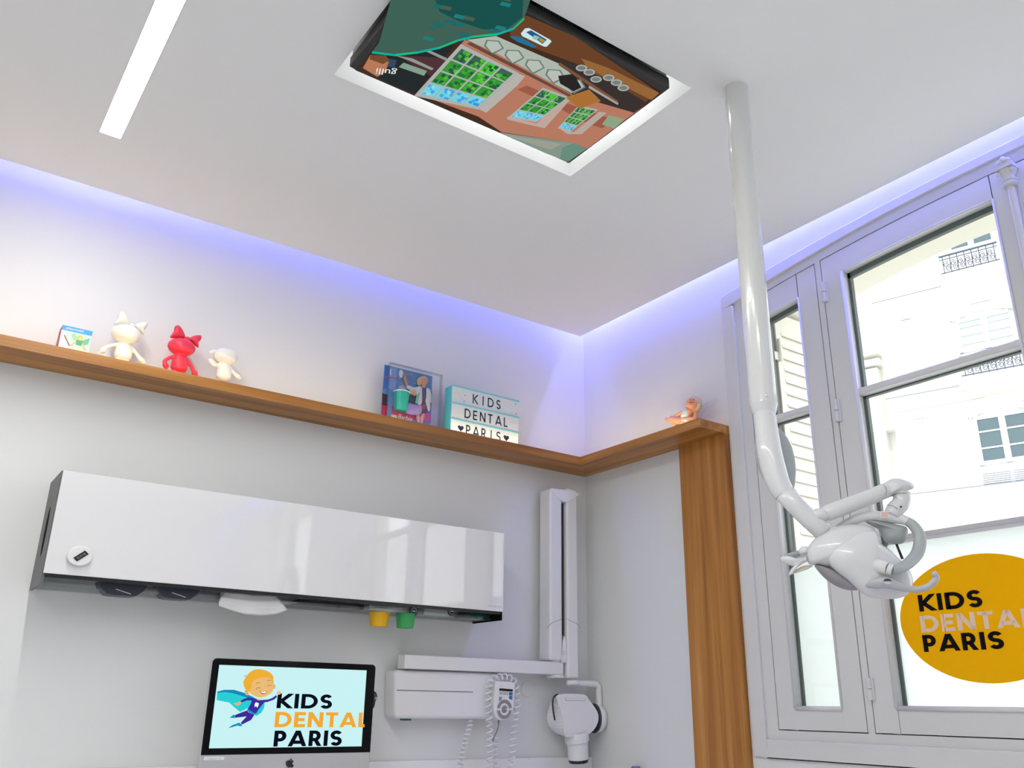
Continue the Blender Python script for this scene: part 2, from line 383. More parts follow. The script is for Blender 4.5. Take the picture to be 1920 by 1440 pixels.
for y in (-0.9465, -1.2675, -1.2925, -1.934, -1.966, -2.6075, -2.6325, -2.9535): arch_band(b, y + .004, y - .004, lambda y: 1.12, lambda y: zs(y), 0.030, 0.034, 2)
arch_band(b, -0.94, -2.96, lambda y: zs(y) - .006, lambda y: zs(y) + .008, 0.030, 0.034, 30)
b.build('sash_gap_shade', None, win)
def sash(name, y0, y1, g0, g1, zbot, zglass, bz, dz=0.0, off=0.0):
    """y0 > y1: outer edges; g0 > g1: edges of the glass opening."""
    t = lambda y: zs(y) + dz; g = lambda y: zg(y) + dz + off
    b = MB(); b.use(M['winpaint'])
    arch_band(b, y0, g0, lambda y: zbot, t, 0.0, 0.045, 3); arch_band(b, g1, y1, lambda y: zbot, t, 0.0, 0.045, 3)
    b.box(0.0, 0.045, g1, g0, zbot, zglass); arch_band(b, g0, g1, g, t, 0.0, 0.045, 16)
    o = b.build(name, None, win, bevel=0.0012)
    b = MB(); b.use(M['winpaint'])       # rounded beads round the glass
    e = 0.007
    b.tube([(-0.001, g0, zglass), (-0.001, g0, g(g0))], e, 10); b.tube([(-0.001, g1, zglass), (-0.001, g1, g(g1))], e * .6, 10)
    b.tube([(-0.001, g0, zglass), (-0.001, g1, zglass)], e, 10); b.tube([(-0.001, y, g(y)) for y in span(g0, g1, 14)], e * .5, 10)
    b.build('glazing_bead', None, o, smooth=True)
    b = MB(); b.use(M['winpaint']); b.box(-0.002, 0.044, g1, g0, bz - 0.011, bz + 0.011); b.build('glazing_bar', None, o, bevel=0.006, seg=3)
    b = MB(); b.use(M['gasket']); s = 0.010
    for lo, hi in ((lambda y: zglass, lambda y: bz - .011), (lambda y: bz + .011, g)):
        arch_band(b, g0, g0 - s, lo, hi, 0.030, 0.046, 2); arch_band(b, g1 + s * .3, g1, lo, hi, 0.030, 0.046, 2)
    arch_band(b, g0, g1, lambda y: g(y) - 0.018, g, 0.030, 0.046, 14); b.box(0.030, 0.046, g1, g0, bz - 0.016, bz - 0.011)
    b.build('spacer', None, o)
    b = MB(); b.use(M['glass']); ys = span(g0, g1, 14)
    b.poly([(0.036, g0, zglass), (0.036, g0, bz)] + [(0.036, g1, bz), (0.036, g1, zglass)]); b.build('lower_pane', None, o)
    b = MB(); b.use(M['glass']); b.poly([(0.036, g0, bz), (0.036, g1, bz)] + [(0.036, y, g(y)) for y in reversed(ys)]); b.build('upper_pane', None, o)
    return o
sash('narrow_sash', -0.948, -1.266, -1.022, -1.190, 1.139, 1.203, 2.160, 0.0, -0.012)
sash('wide_sash', -1.294, -1.933, -1.372, -1.890, 1.139, 1.207, 2.165)
sash('wide_sash', -1.967, -2.606, -2.010, -2.528, 1.139, 1.207, 2.165)
sash('narrow_sash', -2.634, -2.952, -2.710, -2.878, 1.139, 1.203, 2.160, 0.0, -0.012)
for (xa, ya), (xb, yb) in (((1539, 531), (1550, 565)), ((1564, 750), (1573, 790)), ((1627, 1271), (1634, 1313))):
    p, q = B(xa, ya, 0.008), B(xb, yb, 0.008); y = (p.y + q.y) / 2; b = MB(); b.use(M['winpaint'])
    zmid = (p.z + q.z) / 2
    b.tube([(-0.008, y, q.z), (-0.008, y, zmid - .001)], 0.0075, 12); b.tube([(-0.008, y, zmid + .001), (-0.008, y, p.z)], 0.0075, 12); b.box(-0.006, 0.004, y - .012, y + .004, q.z, p.z)
    b.build('hinge', None, win, bevel=0.001)
b = MB(); b.use(M['winpaint']); b.lathe((-0.012, YC0, 1.16), [(0, 0), (0.011, 0), (0.011, 1.48), (0.012, 1.482)], 16); b.box(-0.004, 0.02, YC0 - 0.018, YC0 + 0.018, 1.14, 2.70)
bolt = b.build('bolt_rod', None, win, smooth=False)
b = MB(); b.use(M['winpaint'])
b.lathe((-0.014, YC0, 2.628), [(0.0, 0), (0.019, 0), (0.023, 0.005), (0.020, 0.010), (0.016, 0.013), (0.020, 0.017), (0.021, 0.021), (0.017, 0.025), (0.017, 0.033), (0.026, 0.050), (0.024, 0.053), (0, 0.053)], 24)
b.box(-0.040, 0.0, YC0 - .026, YC0 + .026, 2.681, 2.688); b.box(-0.034, 0.0, YC0 - .022, YC0 + .022, 2.688, 2.700)
for k in (-1, 1):
    b.ball((-0.032, YC0 + k * .019, 2.671), .007); b.ball((-0.030, YC0 + k * .010, 2.706), .009, .010, .008)
b.ball((-0.030, YC0, 2.712), .009, .008, .011)
b.build('bolt_capital', None, bolt, smooth=False, bevel=0.001)
fill_win = empty('fill_window', (0, -4.25, 1.05), kind='structure')  # unseen window, added to let more daylight onto the ceiling
b = MB(); b.use(M['winpaint'])
for y0, y1, z0, z1 in ((-5.05, -4.98, 1.05, 2.65), (-3.52, -3.45, 1.05, 2.65), (-4.29, -4.21, 1.05, 2.65), (-5.05, -3.45, 1.05, 1.13), (-5.05, -3.45, 2.57, 2.65)): b.box(0.0, 0.05, y0, y1, z0, z1)
b.build('frame', None, fill_win, bevel=0.002); b = MB(); b.use(M['glass']); b.poly([(0.03, -4.98, 1.13), (0.03, -3.52, 1.13), (0.03, -3.52, 2.57), (0.03, -4.98, 2.57)]); b.build('pane', None, fill_win)
# frosted privacy film on the lower panes, with its printed sign, and the rail along its upper edge
b = MB(); b.use(M['frost']); b.poly([(0.0375, -1.372, 1.207), (0.0375, -1.372, 1.672), (0.0375, -1.890, 1.672), (0.0375, -1.890, 1.207)])
frost = b.build('frosted_film', None, base=(0.0375, -1.63, 1.207)); tag(frost, 'plain frosted privacy film behind the round yellow sign on the wide pane', 'window film')
b = MB(); b.use(M['frost']); b.poly([(0.0375, -1.022, 1.203), (0.0375, -1.022, 1.672), (0.0375, -1.190, 1.672), (0.0375, -1.190, 1.203)])
tag(b.build('frosted_film', None, base=(0.0375, -1.1, 1.203)), 'frosted privacy film on the narrow pane beside the wooden post', 'window film')
sign = empty('round_sign', (0.034, -1.62, 1.272), 'large round yellow sticker reading KIDS DENTAL PARIS on the frosted pane', 'sign')
cz, cy, rz_, ry_ = 1.4435, -1.640, 0.171, 0.245
b = MB(); b.use(M['yellow']); b.poly([(0.0345, cy + ry_ * math.cos(2 * PI * i / 72), cz + rz_ * math.sin(2 * PI * i / 72)) for i in range(72)]); b.build('yellow_disc', None, sign)
def on_glass(x, y): return B(x, y, -0.034)
def signline(txt, bl, tl, br, m, upto=None):
    p0, p1, t0 = on_glass(*bl), on_glass(*br), on_glass(*tl); p1.z = p0.z = (p0.z + p1.z) / 2; y0 = (p0.y + t0.y) / 2; p0.y = y0
    b = MB(); b.use(m); stroke_text(b, txt, p0 + Vector((-.001, 0, 0)), p1 + Vector((-.001, 0, 0)), (0, 0, t0.z - p0.z), 0.215, 0.13); return b
signline('KIDS', (1724, 1146.5), (1721, 1116), (1844, 1138), M['ink']).build('lettering', None, sign, label='black word KIDS')
b = signline('DENTAL', (1728.5, 1185), (1724.5, 1155), (1944, 1175.5), M['whitefilm']); b.build('lettering', None, sign, label='white word DENTAL')
signline('PARIS', (1733, 1221.5), (1729, 1191), (1885, 1217.5), M['ink']).build('lettering', None, sign, label='black word PARIS')
b = MB(); b.use(mat('rail_paint', srgb(200, 196, 204), 0.5))
b.box(0.052, 0.075, -2.95, -0.95, 1.676, 1.688); b.box(0.050, 0.070, -2.95, -0.95, 1.688, 1.692); b.box(0.052, 0.085, -2.95, -0.95, 1.692, 1.702)
tag(b.build('guard_rail', None, bevel=0.001), 'pale grey moulded rail crossing the window just above the frosted film', 'rail')

# folded louvred shutter beside the narrow pane
sh = empty('louvred_shutter', (0.09, -1.0, 1.1), 'white louvred shutter folded back outside the narrow pane', 'shutter')
Msh = mat('shutter_paint', srgb(236, 234, 224), 0.6, bump=0.15, bscale=25)
b = MB(); b.use(Msh); b.box(0.105, 0.135, -1.0, -0.965, 1.12, 2.615); b.box(0.315, 0.345, -1.0, -0.965, 1.12, 2.615)
for z0, z1 in ((1.12, 1.2), (1.80, 1.86), (2.545, 2.615)): b.box(0.135, 0.315, -1.0, -0.965, z0, z1)
fr_ = b.build('shutter_frame', None, sh, bevel=0.002)
b = MB(); b.use(Msh); z = 1.21
while z < 2.54:
    if not 1.775 < z < 1.865: b.prism([(0.135, -1.003, z), (0.135, -0.998, z), (0.135, -0.986, z + 0.056), (0.135, -0.991, z + 0.056)], (0.18, 0, 0))
    z += 0.047
b.box(0.135, 0.315, -0.985, -0.978, 1.2, 2.545); b.build('louvres', None, sh)
b = MB(); b.use(Msh); b.box(0.075, 0.118, -1.008, -1.0, 2.415, 2.445); b.tube([(0.108, -1.01, 2.41), (0.108, -1.01, 2.50)], 0.008, 10); b.build('strap_hinge', None, sh); b = MB(); b.use(Msh); b.box(0.075, 0.118, -1.008, -1.0, 1.60, 1.63); b.build('strap_hinge', None, sh)
b = MB(); b.use(M['dark']); b.box(0.070, 0.090, -0.998, -0.950, 1.10, 2.62)  # dark box in place of the shade in the gap beside the shutter
tag(b.build('shutter_gap_shade', None), 'dark upright strip standing for the shaded gap between the narrow sash and the folded shutter', 'strip')

# ------------------------------------------------------------------ the houses across the street
U = Vector((-0.289, 0.957, 0)).normalized(); NF = Vector((0.957, 0.289, 0)).normalized()   # along the facade (picture-left), away from us
r0 = ray(1780, 650); O0 = CAM + r0 * ((12.5 - CAM.x) / r0.x)
def fuz(x, y, off=0.0):
    r = ray(x, y); t = ((O0 - NF * off) - CAM).dot(NF) / r.dot(NF); p = CAM + r * t; return (p - O0).dot(U), p.z
def fp(u, z, off=0.0): q = O0 + U * u - NF * off; return Vector((q.x, q.y, z))
def fbox(mb, u0, u1, z0, z1, o0, o1):
    vs = [fp(u, z, o) for o in (o0, o1) for u in (u0, u1) for z in (z0, z1)]
    return mb.add(vs, [(0, 1, 3, 2), (4, 6, 7, 5), (0, 4, 5, 1), (2, 3, 7, 6), (0, 2, 6, 4), (1, 5, 7, 3)])
Mst = mat('pale_limestone', srgb(220, 219, 213), 0.9, bump=0.1, bscale=8); Mzinc = mat('zinc_flashing', srgb(110, 120, 132), 0.5, metal=0.3)
Mpane = mat('far_pane', srgb(62, 84, 92), 0.08, coat=0.5); Mcur = mat('far_curtained_pane', srgb(160, 174, 174), 0.3); Miron = mat('wrought_iron', srgb(60, 72, 92), 0.5); Mjoin = mat('far_joinery', srgb(225, 225, 225), 0.5); Mmesh = mat('far_shutter_paint', srgb(160, 163, 166), 0.6)
ul = sum(fuz(*q)[0] for q in ((1647, 575), (1668, 756), (1700, 932))) / 3
print('facade left edge', [fuz(*q) for q in ((1647, 575), (1668, 756), (1700, 932))])
bl = empty('apartment_building', fp(ul - 3, -3.2), 'pale stone apartment house with iron balconies seen across the street', 'building')
b = MB(); b.use(Mst); fbox(b, ul - 11, ul, -3.2, 12, 0, -6)
us = ul - 0.1; k = 0
z = 1.0
fac = b.build('facade_wall', None, bl)
b = MB(); b.use(mat('stone_joint', srgb(176, 174, 166), 0.9))
zt, zb_ = fuz(1660, 600)[1], fuz(1700, 925)[1]; z = zb_ + .1
while z < zt:
    fbox(b, ul - 1.55, ul - 0.02, z, z + 0.012, 0.0, 0.004); z += 0.235
b.build('rustication', None, fac)
for (xa, ya), (xb, yb) in (((1647, 577), (1884, 511)), ((1668, 757), (1920, 703)), ((1712, 932), (1920, 904))):
    za = (fuz(xa, ya)[1] + fuz(xb, yb)[1]) / 2; b = MB(); b.use(Mst)
    fbox(b, ul - 11, ul + 0.05, za - 0.09, za, 0, 0.16); fbox(b, ul - 11, ul + 0.02, za - 0.19, za - 0.09, 0, 0.08); fbox(b, ul - 11, ul + .0, za - 0.42, za - 0.40, 0, 0.04)
    c = b.build('cornice', None, bl); b = MB(); b.use(Mzinc); fbox(b, ul - 11, ul + 0.06, za, za + 0.012, 0, 0.17); b.build('flashing', None, c)
def fwin(xl, yt, xr, yb, m, arched=False, bars=1, sill=True):
    u0, z0 = fuz(xl, yb); u1, _ = fuz(xr, yt); zt = fuz((xl + xr) / 2, yt)[1]; w_ = u0 - u1
    b = MB(); b.use(Mjoin)
    fbox(b, u0, u0 - .07, z0, zt, 0, .03); fbox(b, u1 + .07, u1, z0, zt, 0, .03); fbox(b, (u0 + u1) / 2 + .05, (u0 + u1) / 2 - .05, z0, zt, 0, .035); fbox(b, u0, u1, z0, z0 + .07, 0, .03)
    fbox(b, u0, u1, zt - .07, zt, 0, .03)
    for i in range(bars): zz = z0 + (zt - z0) * (i + 1) / (bars + 1); fbox(b, u0, u1, zz - .012, zz + .012, 0, .028)
    f = b.build('window', None, bl)
    b = MB(); b.use(m); fbox(b, u0, u1, z0, zt, 0.004, 0.012); b.build('pane', None, f)
    b = MB(); b.use(Mst)
    if arched:
        n = 12; pts = [fp(u0 + .08 - (w_ + .16) * i / n, zt + .02 + 0.20 * math.sin(PI * i / n), 0) for i in range(n + 1)]; pts2 = [fp(u0 + .02 - (w_ + .04) * (n - i) / n, zt - .03 + 0.10 * math.sin(PI * i / n), 0) for i in range(n + 1)]
        b.prism(pts + pts2, -NF * .05)
    fbox(b, u0 + .16, u0 + .06, z0, zt + .02, 0, .04); b.build('surround', None, f); b = MB(); b.use(Mst); fbox(b, u1 - .06, u1 - .16, z0, zt + .02, 0, .04)
    b.build('surround', None, f)
    return u0, u1, z0, zt
fwin(1778, 400, 1858, 478, Mpane)
fwin(1800, 588, 1900, 664, Mcur, True, 3)
fwin(1838, 772, 1934, 874, Mpane, True, 2)
def balcony(xl, yl, xr, yr, h):
    u0, za = fuz(xl, yl, .35); u1, zb2 = fuz(xr, yr, .35); z0 = (za + zb2) / 2; bc = MB(); bc.use(Mst); fbox(bc, u0 + .12, u1 - .12, z0 - .16, z0 - .03, 0, .42); fbox(bc, u0 + .05, u1 - .05, z0 - .3, z0 - .16, 0, .25)
    bb = bc.build('balcony', None, bl); b = MB(); b.use(Miron)
    for zz, t in ((z0 + h, .02), (z0 + .02, .012), (z0 + h * .8, .01)): b.tube([fp(u0 + .06, zz, .36), fp(u1 - .06, zz, .36)], t, 6)
    n = 7; w_ = (u0 - u1) / n
    for i in range(n + 1): b.tube([fp(u0 - w_ * i, z0, .36), fp(u0 - w_ * i, z0 + h, .36)], .009, 5)
    for i in range(n):
        for s in (-1, 1):
            c = u0 - w_ * (i + .5); P = []
            for q in range(17):
                a = q / 16 * 3.2 * PI; rr = (0.12 - .025 * q / 4.5) * (w_ / .26)
                P.append(fp(c + s * (.02 + rr * math.cos(a) * .9), z0 + h * (.40 + .0) + rr * math.sin(a) * 1.3 + s * h * .12, .36))
            b.tube(P, .007, 4)
    b.build('railing', None, bb)
balcony(1772, 515, 1868, 489, 0.36); balcony(1812, 711, 1915, 681, 0.36)
def shut(xl, yt, xr, yb):
    u0, z0 = fuz(xr, yb); u1, z1 = fuz(xl, yt); uu = (fuz(xl, yt)[0] + fuz(xl + 22, yb)[0]) / 2; b = MB(); b.use(Mmesh); fbox(b, uu, uu - .17, z0, z1, 0, .03)
    s = b.build('shutter', None, bl); b = MB(); b.use(Mjoin); fbox(b, uu - .17, uu - .21, z0 - .02, z1 + .04, 0, .06); fbox(b, uu + .02, uu - .21, z0 - .05, z0, 0, .08); b.build('window_frame', None, s)
shut(1686, 604, 1712, 690); shut(1711, 787, 1742, 881)
b = MB(); b.use(Mjoin)
u0, z0 = fuz(1846, 908); u1, z1 = fuz(1920, 886)
for i in range(6): fbox(b, u0, u0 - .42, z0 + i * .035, z0 + i * .035 + .012, 0, .03); fbox(b, u0 - .48, u0 - 1.0, z0 + i * .035, z0 + i * .035 + .012, 0, .03)
b.use(Mmesh); fbox(b, u0 + .02, u0 - 1.0, z0 - .02, z0 + .22, 0, .01); b.build('vent_grille', None, bl)
b2 = empty('neighbouring_house', fp(ul + 3, -3.2, -1.5), 'bright house front with a drainpipe at the left edge of the view outside', 'building')
b = MB(); b.use(Mst); fbox(b, ul + 0.02, ul + 9, -3.2, 12, -1.2, -5); b.build('facade_wall', None, b2)
b = MB(); b.use(Mzinc); u_, z_ = fuz(1607, 600, -1.1); b.tube([fp(u_, fuz(1614, 655, -1.1)[1], -1.1), fp(u_, 9, -1.1)], .03, 8); b.build('drainpipe', None, b2)
b = MB(); b.use(Mst)
for yy, h in ((662, .10), (680, .12)):
    zz = fuz(1618, yy, -1.0)[1]; fbox(b, ul + .35, ul + .9, zz - h, zz, -1.2, -0.9)
zz = fuz(1618, 686, -1.0)[1]; fbox(b, ul + .42, ul + .85, zz - 2.2, zz - .1, -1.2, -0.97); zz = fuz(1640, 803, -1.0)[1]; fbox(b, ul + .2, ul + .8, zz - .1, zz, -1.2, -.9); b.build('pilaster', None, b2)
b = MB(); b.use(mat('pale_paving', srgb(190, 190, 188), 0.9)); b.box(0.4, 30, -30, 40, -3.3, -3.2); b.build('street', None, kind='structure')

# ================================================================== THE WOODEN SHELF AND POST
SZ0, SZ1, SD = 2.150, 2.183, 0.156
shelf = empty('wooden_shelf', (-0.08, -0.08, SZ0), 'long L-shaped oak shelf round the corner ending in an upright wooden post', 'shelf')
b = MB(); b.use(M['wx']); b.prism([(XL, 0, SZ0), (0, 0, SZ0), (-SD, -SD, SZ0), (XL, -SD, SZ0)], (0, 0, SZ1 - SZ0)); b.build('long_board', None, shelf)
b = MB(); b.use(M['wy']); b.prism([(0, 0, SZ0), (0, -0.832, SZ0), (-SD, -0.832, SZ0), (-SD, -SD, SZ0)], (0, 0, SZ1 - SZ0)); b.build('short_board', None, shelf)
b = MB(); b.use(M['wz']); b.box(-0.030, -0.0, -0.832, -0.602, 0, SZ0); b.build('upright_post', None, shelf)

# ================================================================== CEILING LIGHT AND SCREEN
cl = empty('ceiling_light', (-2.17, -1.9, CZ), 'long slim LED strip light set flush into the ceiling', 'ceiling light')
b = MB(); b.use(M['led']); b.poly([(LX0 + .003, LY1 - .003, CZ + .001), (LX1 - .003, LY1 - .003, CZ + .001), (LX1 - .003, LY0, CZ + .001), (LX0 + .003, LY0, CZ + .001)][::-1]); b.build('diffuser', None, cl)
b = MB(); b.use(M['white']); b.box(LX0, LX0 + .003, LY0, LY1, CZ - .0005, CZ + .03); b.box(LX1 - .003, LX1, LY0, LY1, CZ - .0005, CZ + .03); b.box(LX0, LX1, LY1 - .003, LY1, CZ - .0005, CZ + .03); b.build('trim_profile', None, cl)
cl_fill = empty('ceiling_light', (-3.7, -3.4, CZ), 'unseen LED strip light added beyond the left edge, behind the viewer', 'ceiling light')  # out of view, added to light the room from the left
b = MB(); b.use(M['led']); b.box(-3.73, -3.67, -4.4, -2.4, CZ - .004, CZ - .001); b.build('diffuser', None, cl_fill)

TZ = 2.735
tv = empty('television', (-1.35, -1.35, TZ), 'flat television hung face down in a recess of the ceiling', 'television')
def T(cx, cy, lay=0):                # pixel of the enlarged screen view -> point on the screen
    return Z(620 + cx / 2.743, cy / 2.743, TZ - 0.0008 - lay * 0.0003)
p0, p1, p2 = Z(655, 125, TZ), Z(1063, 305, TZ), Z(1260, 168, TZ)
TX0, TX1, TY1, TY0 = p0.x, (p1.x + p2.x) / 2, (p0.y + p1.y) / 2, p2.y
b = MB(); b.use(M['bezel']); e = 0.022; e2 = 0.045
c0, c1, c2 = T(140, 355), T(1220, 835), T(1700, 478)
sx0, sx1, sy1, sy0 = c0.x, (c1.x + c2.x) / 2, (c0.y + c1.y) / 2, c2.y
b.box(TX0, sx0, TY0, TY1, TZ, TZ + .03); b.box(sx1, TX1, TY0, TY1, TZ, TZ + .03); b.box(sx0, sx1, sy1, TY1, TZ, TZ + .03); b.box(sx0, sx1, TY0, sy0, TZ, TZ + .03)
b.build('bezel', None, tv, bevel=0.004)
b = MB(); b.use(M['blackg']); b.box(TX0 + .002, TX1 - .002, TY0 + .002, TY1 - .002, TZ + .004, TZ + .06); b.box(TX0 + .06, TX1 - .08, TY0 + .012, TY1 - .09, TZ + .06, 2.90); body = b.build('housing', None, tv, bevel=0.008)
b = MB(); b.use(M['dark'])
for g in range(3):
    x = TX0 + .10 + g * .19
    for i in range(16): b.box(x + i * .007, x + i * .007 + .0035, TY0 + .0005, TY0 + .003, TZ + .032, TZ + .048)
b.build('vent_slots', None, body)
def em(n, c, s=0.75): return glow(n, srgb(*c), s)
E_ = {}
def col(c, s=0.62):
    if (c, s) not in E_: E_[(c, s)] = glow('screen_colour', srgb(*c), s)
    return E_[(c, s)]
b = MB()
def tp(pts, c, lay, s=0.62): b.use(col(c, s)); b.poly([T(x, y, lay) for x, y in pts])
b.use(col((78, 52, 38))); b.poly([(sx0, sy0, TZ - .0005), (sx1, sy0, TZ - .0005), (sx1, sy1, TZ - .0005), (sx0, sy1, TZ - .0005)])
tp([(900, 90), (1010, 80), (1260, 190), (1680, 470), (1600, 545), (1400, 430), (1270, 330), (1080, 260), (930, 200)], (120, 76, 48), 1)
tp([(1290, 300), (1430, 350), (1690, 478), (1650, 515), (1480, 430), (1330, 370)], (168, 116, 66), 2)
tp([(1100, 290), (1330, 350), (1620, 525), (1560, 575), (1400, 560), (1260, 450)], (66, 58, 56), 2)
tp([(440, 480), (690, 205), (830, 250), (1250, 490), (1560, 580), (1610, 545), (1320, 765), (1250, 735), (880, 680), (760, 600)], (206, 138, 112), 3)
tp([(960, 460), (1010, 440), (1240, 540), (1440, 610), (1400, 660), (1330, 640), (1180, 560)], (176, 104, 82), 4)
tp([(860, 680), (1250, 735), (1318, 765), (1222, 832), (1110, 790)], (150, 170, 154), 5)
tp([(880, 690), (1190, 740), (1130, 770)], (176, 180, 166), 6)
tp([(1250, 735), (1318, 765), (1222, 832), (1180, 815), (1190, 760)], (118, 160, 142), 6)
tp([(700, 205), (850, 185), (1180, 330), (1300, 440), (1240, 480), (960, 330), (830, 262)], (196, 208, 196), 5)
for i in range(5):
    x = 800 + i * 105; y = 205 + i * 50; tp([(x, y), (x + 66, y + 4), (x + 92, y + 44), (x + 30, y + 78), (x - 12, y + 30)], (128, 142, 134), 6); tp([(x + 8, y + 6), (x + 60, y + 9), (x + 82, y + 42), (x + 30, y + 68), (x - 2, y + 28)], (206, 216, 204), 7)
tp([(700, 225), (720, 215), (960, 340), (1240, 490), (1230, 500), (960, 360)], (120, 84, 72), 7)
tp([(205, 280), (640, 228), (440, 480), (300, 430), (165, 350)], (44, 50, 52), 6)
tp([(355, 285), (620, 300), (530, 400), (400, 320)], (92, 58, 66), 7); tp([(330, 285), (420, 300), (530, 352), (520, 362), (400, 310)], (164, 172, 162), 8)
tp([(500, 255), (600, 300), (592, 312), (490, 265)], (164, 172, 162), 8); tp([(350, 345), (375, 322), (495, 365), (480, 390)], (150, 180, 160), 8)
tp([(165, 350), (205, 282), (285, 285), (300, 320), (280, 370), (240, 395)], (206, 140, 104), 8); tp([(205, 282), (285, 285), (300, 310), (270, 330), (200, 305)], (136, 84, 54), 9); tp([(290, 300), (340, 310), (330, 345), (285, 345)], (62, 84, 110), 8)
def bil(q, u, v):
    a = (q[0][0] * (1 - u) + q[1][0] * u, q[0][1] * (1 - u) + q[1][1] * u); c = (q[3][0] * (1 - u) + q[2][0] * u, q[3][1] * (1 - u) + q[2][1] * u); return (a[0] * (1 - v) + c[0] * v, a[1] * (1 - v) + c[1] * v)
def panes(q, nu, nv, lay, g=0.06, side=None):
    qq = [bil(q, -.05, -.05), bil(q, 1.05, -.05), bil(q, 1.05, 1.05), bil(q, -.05, 1.05)]
    tp(qq, (196, 200, 196), lay)
    rn = random.Random(3)
    for i in range(nu):
        for j in range(nv):
            u0, u1, v0, v1 = (i + g) / nu, (i + 1 - g) / nu, (j + g) / nv, (j + 1 - g) / nv
            f = (j + .5) / nv
            c = (60, 100, 82) if f < .3 else (56, 152, 52) if f < .65 else (110, 214, 228)
            if i == nu // 2 and f < .3: c = (72, 200, 60)
            tp([bil(q, u0, v0), bil(q, u1, v0), bil(q, u1, v1), bil(q, u0, v1)], c, lay + 1, 0.8)
            for k in range(9):
                uu, vv = rn.uniform(u0, u1 - .04), rn.uniform(v0, v1 - .04)
                cc = rn.choice([(90, 200, 60), (40, 120, 50), (70, 170, 60), (36, 90, 66)]) if f < .65 else rn.choice([(60, 150, 226), (140, 226, 232), (60, 160, 70) if f < .8 else (80, 160, 230)])
                tp([bil(q, uu, vv), bil(q, min(u1, uu + .06), vv), bil(q, min(u1, uu + .06), min(v1, vv + .07)), bil(q, uu, min(v1, vv + .05))], cc, lay + 2, 0.8)
tp([(760, 560), (955, 375), (1000, 392), (960, 440), (800, 580)], (206, 200, 192), 7)
panes([(672, 245), (945, 378), (755, 552), (455, 484)], 4, 4, 8)
tp([(905, 600), (1060, 635), (1180, 520), (1235, 510), (1100, 660), (910, 615)], (214, 190, 176), 8)
panes([(1090, 460), (1215, 505), (1060, 622), (925, 600)], 3, 4, 9)
tp([(1180, 665), (1250, 680), (1380, 575), (1420, 580), (1290, 690), (1220, 690)], (206, 190, 180), 8)
panes([(1275, 548), (1365, 568), (1235, 674), (1175, 655)], 4, 4, 9, .08)
tp([(1395, 640), (1430, 592), (1510, 612), (1460, 662)], (160, 186, 150), 9)
# cloth edge
cape = [(340, -40), (1040, -40), (995, 95), (940, 150), (860, 178), (730, 192), (650, 212), (560, 248), (450, 272), (330, 286), (215, 272), (235, 225), (205, 275), (260, 215)]
tp([(380, -260), (1120, -260), (1040, -40), (995, 95), (940, 150), (860, 178), (730, 192), (650, 212), (560, 248), (450, 272), (330, 286), (210, 272), (250, 215)], (72, 112, 98), 12)
tp([(480, -160), (1000, -160), (985, 90), (900, 155), (780, 150), (660, 110), (560, 60)], (30, 92, 86), 13)
for i in range(26):
    rn = random.Random(i); x = rn.uniform(420, 900); y = rn.uniform(0, 220) - (x - 420) * .05
    if y < 200 - (x - 420) * .12: tp([(x, y), (x + 50, y + 12), (x + 40, y + 30), (x - 12, y + 18)], rn.choice([(40, 140, 140), (36, 120, 120), (88, 106, 92)]), 14)
edge = [(212, 268), (330, 282), (450, 268), (560, 244), (650, 208), (730, 188), (860, 174), (940, 146), (994, 94)]
for i in range(len(edge) - 1):
    (x0, y0), (x1, y1) = edge[i], edge[i + 1]; tp([(x0, y0 - 4), (x1, y1 - 4), (x1 + 2, y1 + 7), (x0, y0 + 7)], (30, 214, 150) if i % 2 else (24, 196, 180), 15)
tp([(978, 172), (1000, 146), (1020, 144), (1130, 205), (1136, 214), (1112, 240), (1098, 240), (985, 186)], (206, 232, 236), 15, .8); tp([(1005, 165), (1030, 156), (1112, 204), (1090, 226)], (40, 92, 130), 16, .8); tp([(1045, 180), (1075, 190), (1060, 208), (1038, 198)], (150, 196, 190), 17, .8); tp([(1075, 192), (1104, 208), (1092, 220), (1070, 208)], (196, 164, 70), 17)
tp([(920, 185), (975, 190), (1060, 240), (1040, 246), (960, 215)], (40, 130, 170), 14)
for x, y in ((1290, 350), (1330, 372), (1365, 408), (1430, 400), (1470, 425), (1505, 452)): tp([(x + 30 * math.cos(a * PI / 6), y + 17 * math.sin(a * PI / 6)) for a in range(12)], (196, 200, 190), 10); tp([(x + 22 * math.cos(a * PI / 6), y + 11 * math.sin(a * PI / 6)) for a in range(12)], (132, 144, 146), 11)
tp([(1170, 390), (1250, 380), (1290, 450), (1250, 470), (1180, 430)], (48, 44, 46), 10); tp([(1210, 500), (1330, 460), (1390, 520), (1280, 560)], (214, 140, 70), 10, .5)
tp([(1180, 322), (1480, 520), (1470, 532), (1170, 334)], (140, 96, 70), 12); tp([(1330, 440), (1480, 530), (1476, 540), (1326, 452)], (196, 190, 180), 12)
b.use(col((225, 235, 235), .9)); l0, l1 = T(344, 352, 16), T(240, 340, 16); font_text(b, 'gulli', l0, l0 + (l1 - l0) * 1.0, T(330, 384, 16) - T(335, 352, 16) if False else (T(300, 385, 16) - T(310, 345, 16)))
scr = b.build('screen_picture', None, tv)
b = MB(); b.use(mat('badge_white', (0.8, 0.8, 0.8), 0.3)); f = lambda x, y: Z(620 + x / 2.743, y / 2.743, TZ - .0006)
font_text(b, 'SAMSUNG', f(1219, 186), f(1167, 163), f(1222, 200) - f(1219, 186)); b.build('badge', None, tv, label='small white maker name on the bezel')

# ================================================================== THINGS ON THE SHELF
def pz(x, y, d, z): p = A(x, y, d); return Vector((p.x, -d, z))
def shelf_x(px, py, d): return A(px, py, d).x
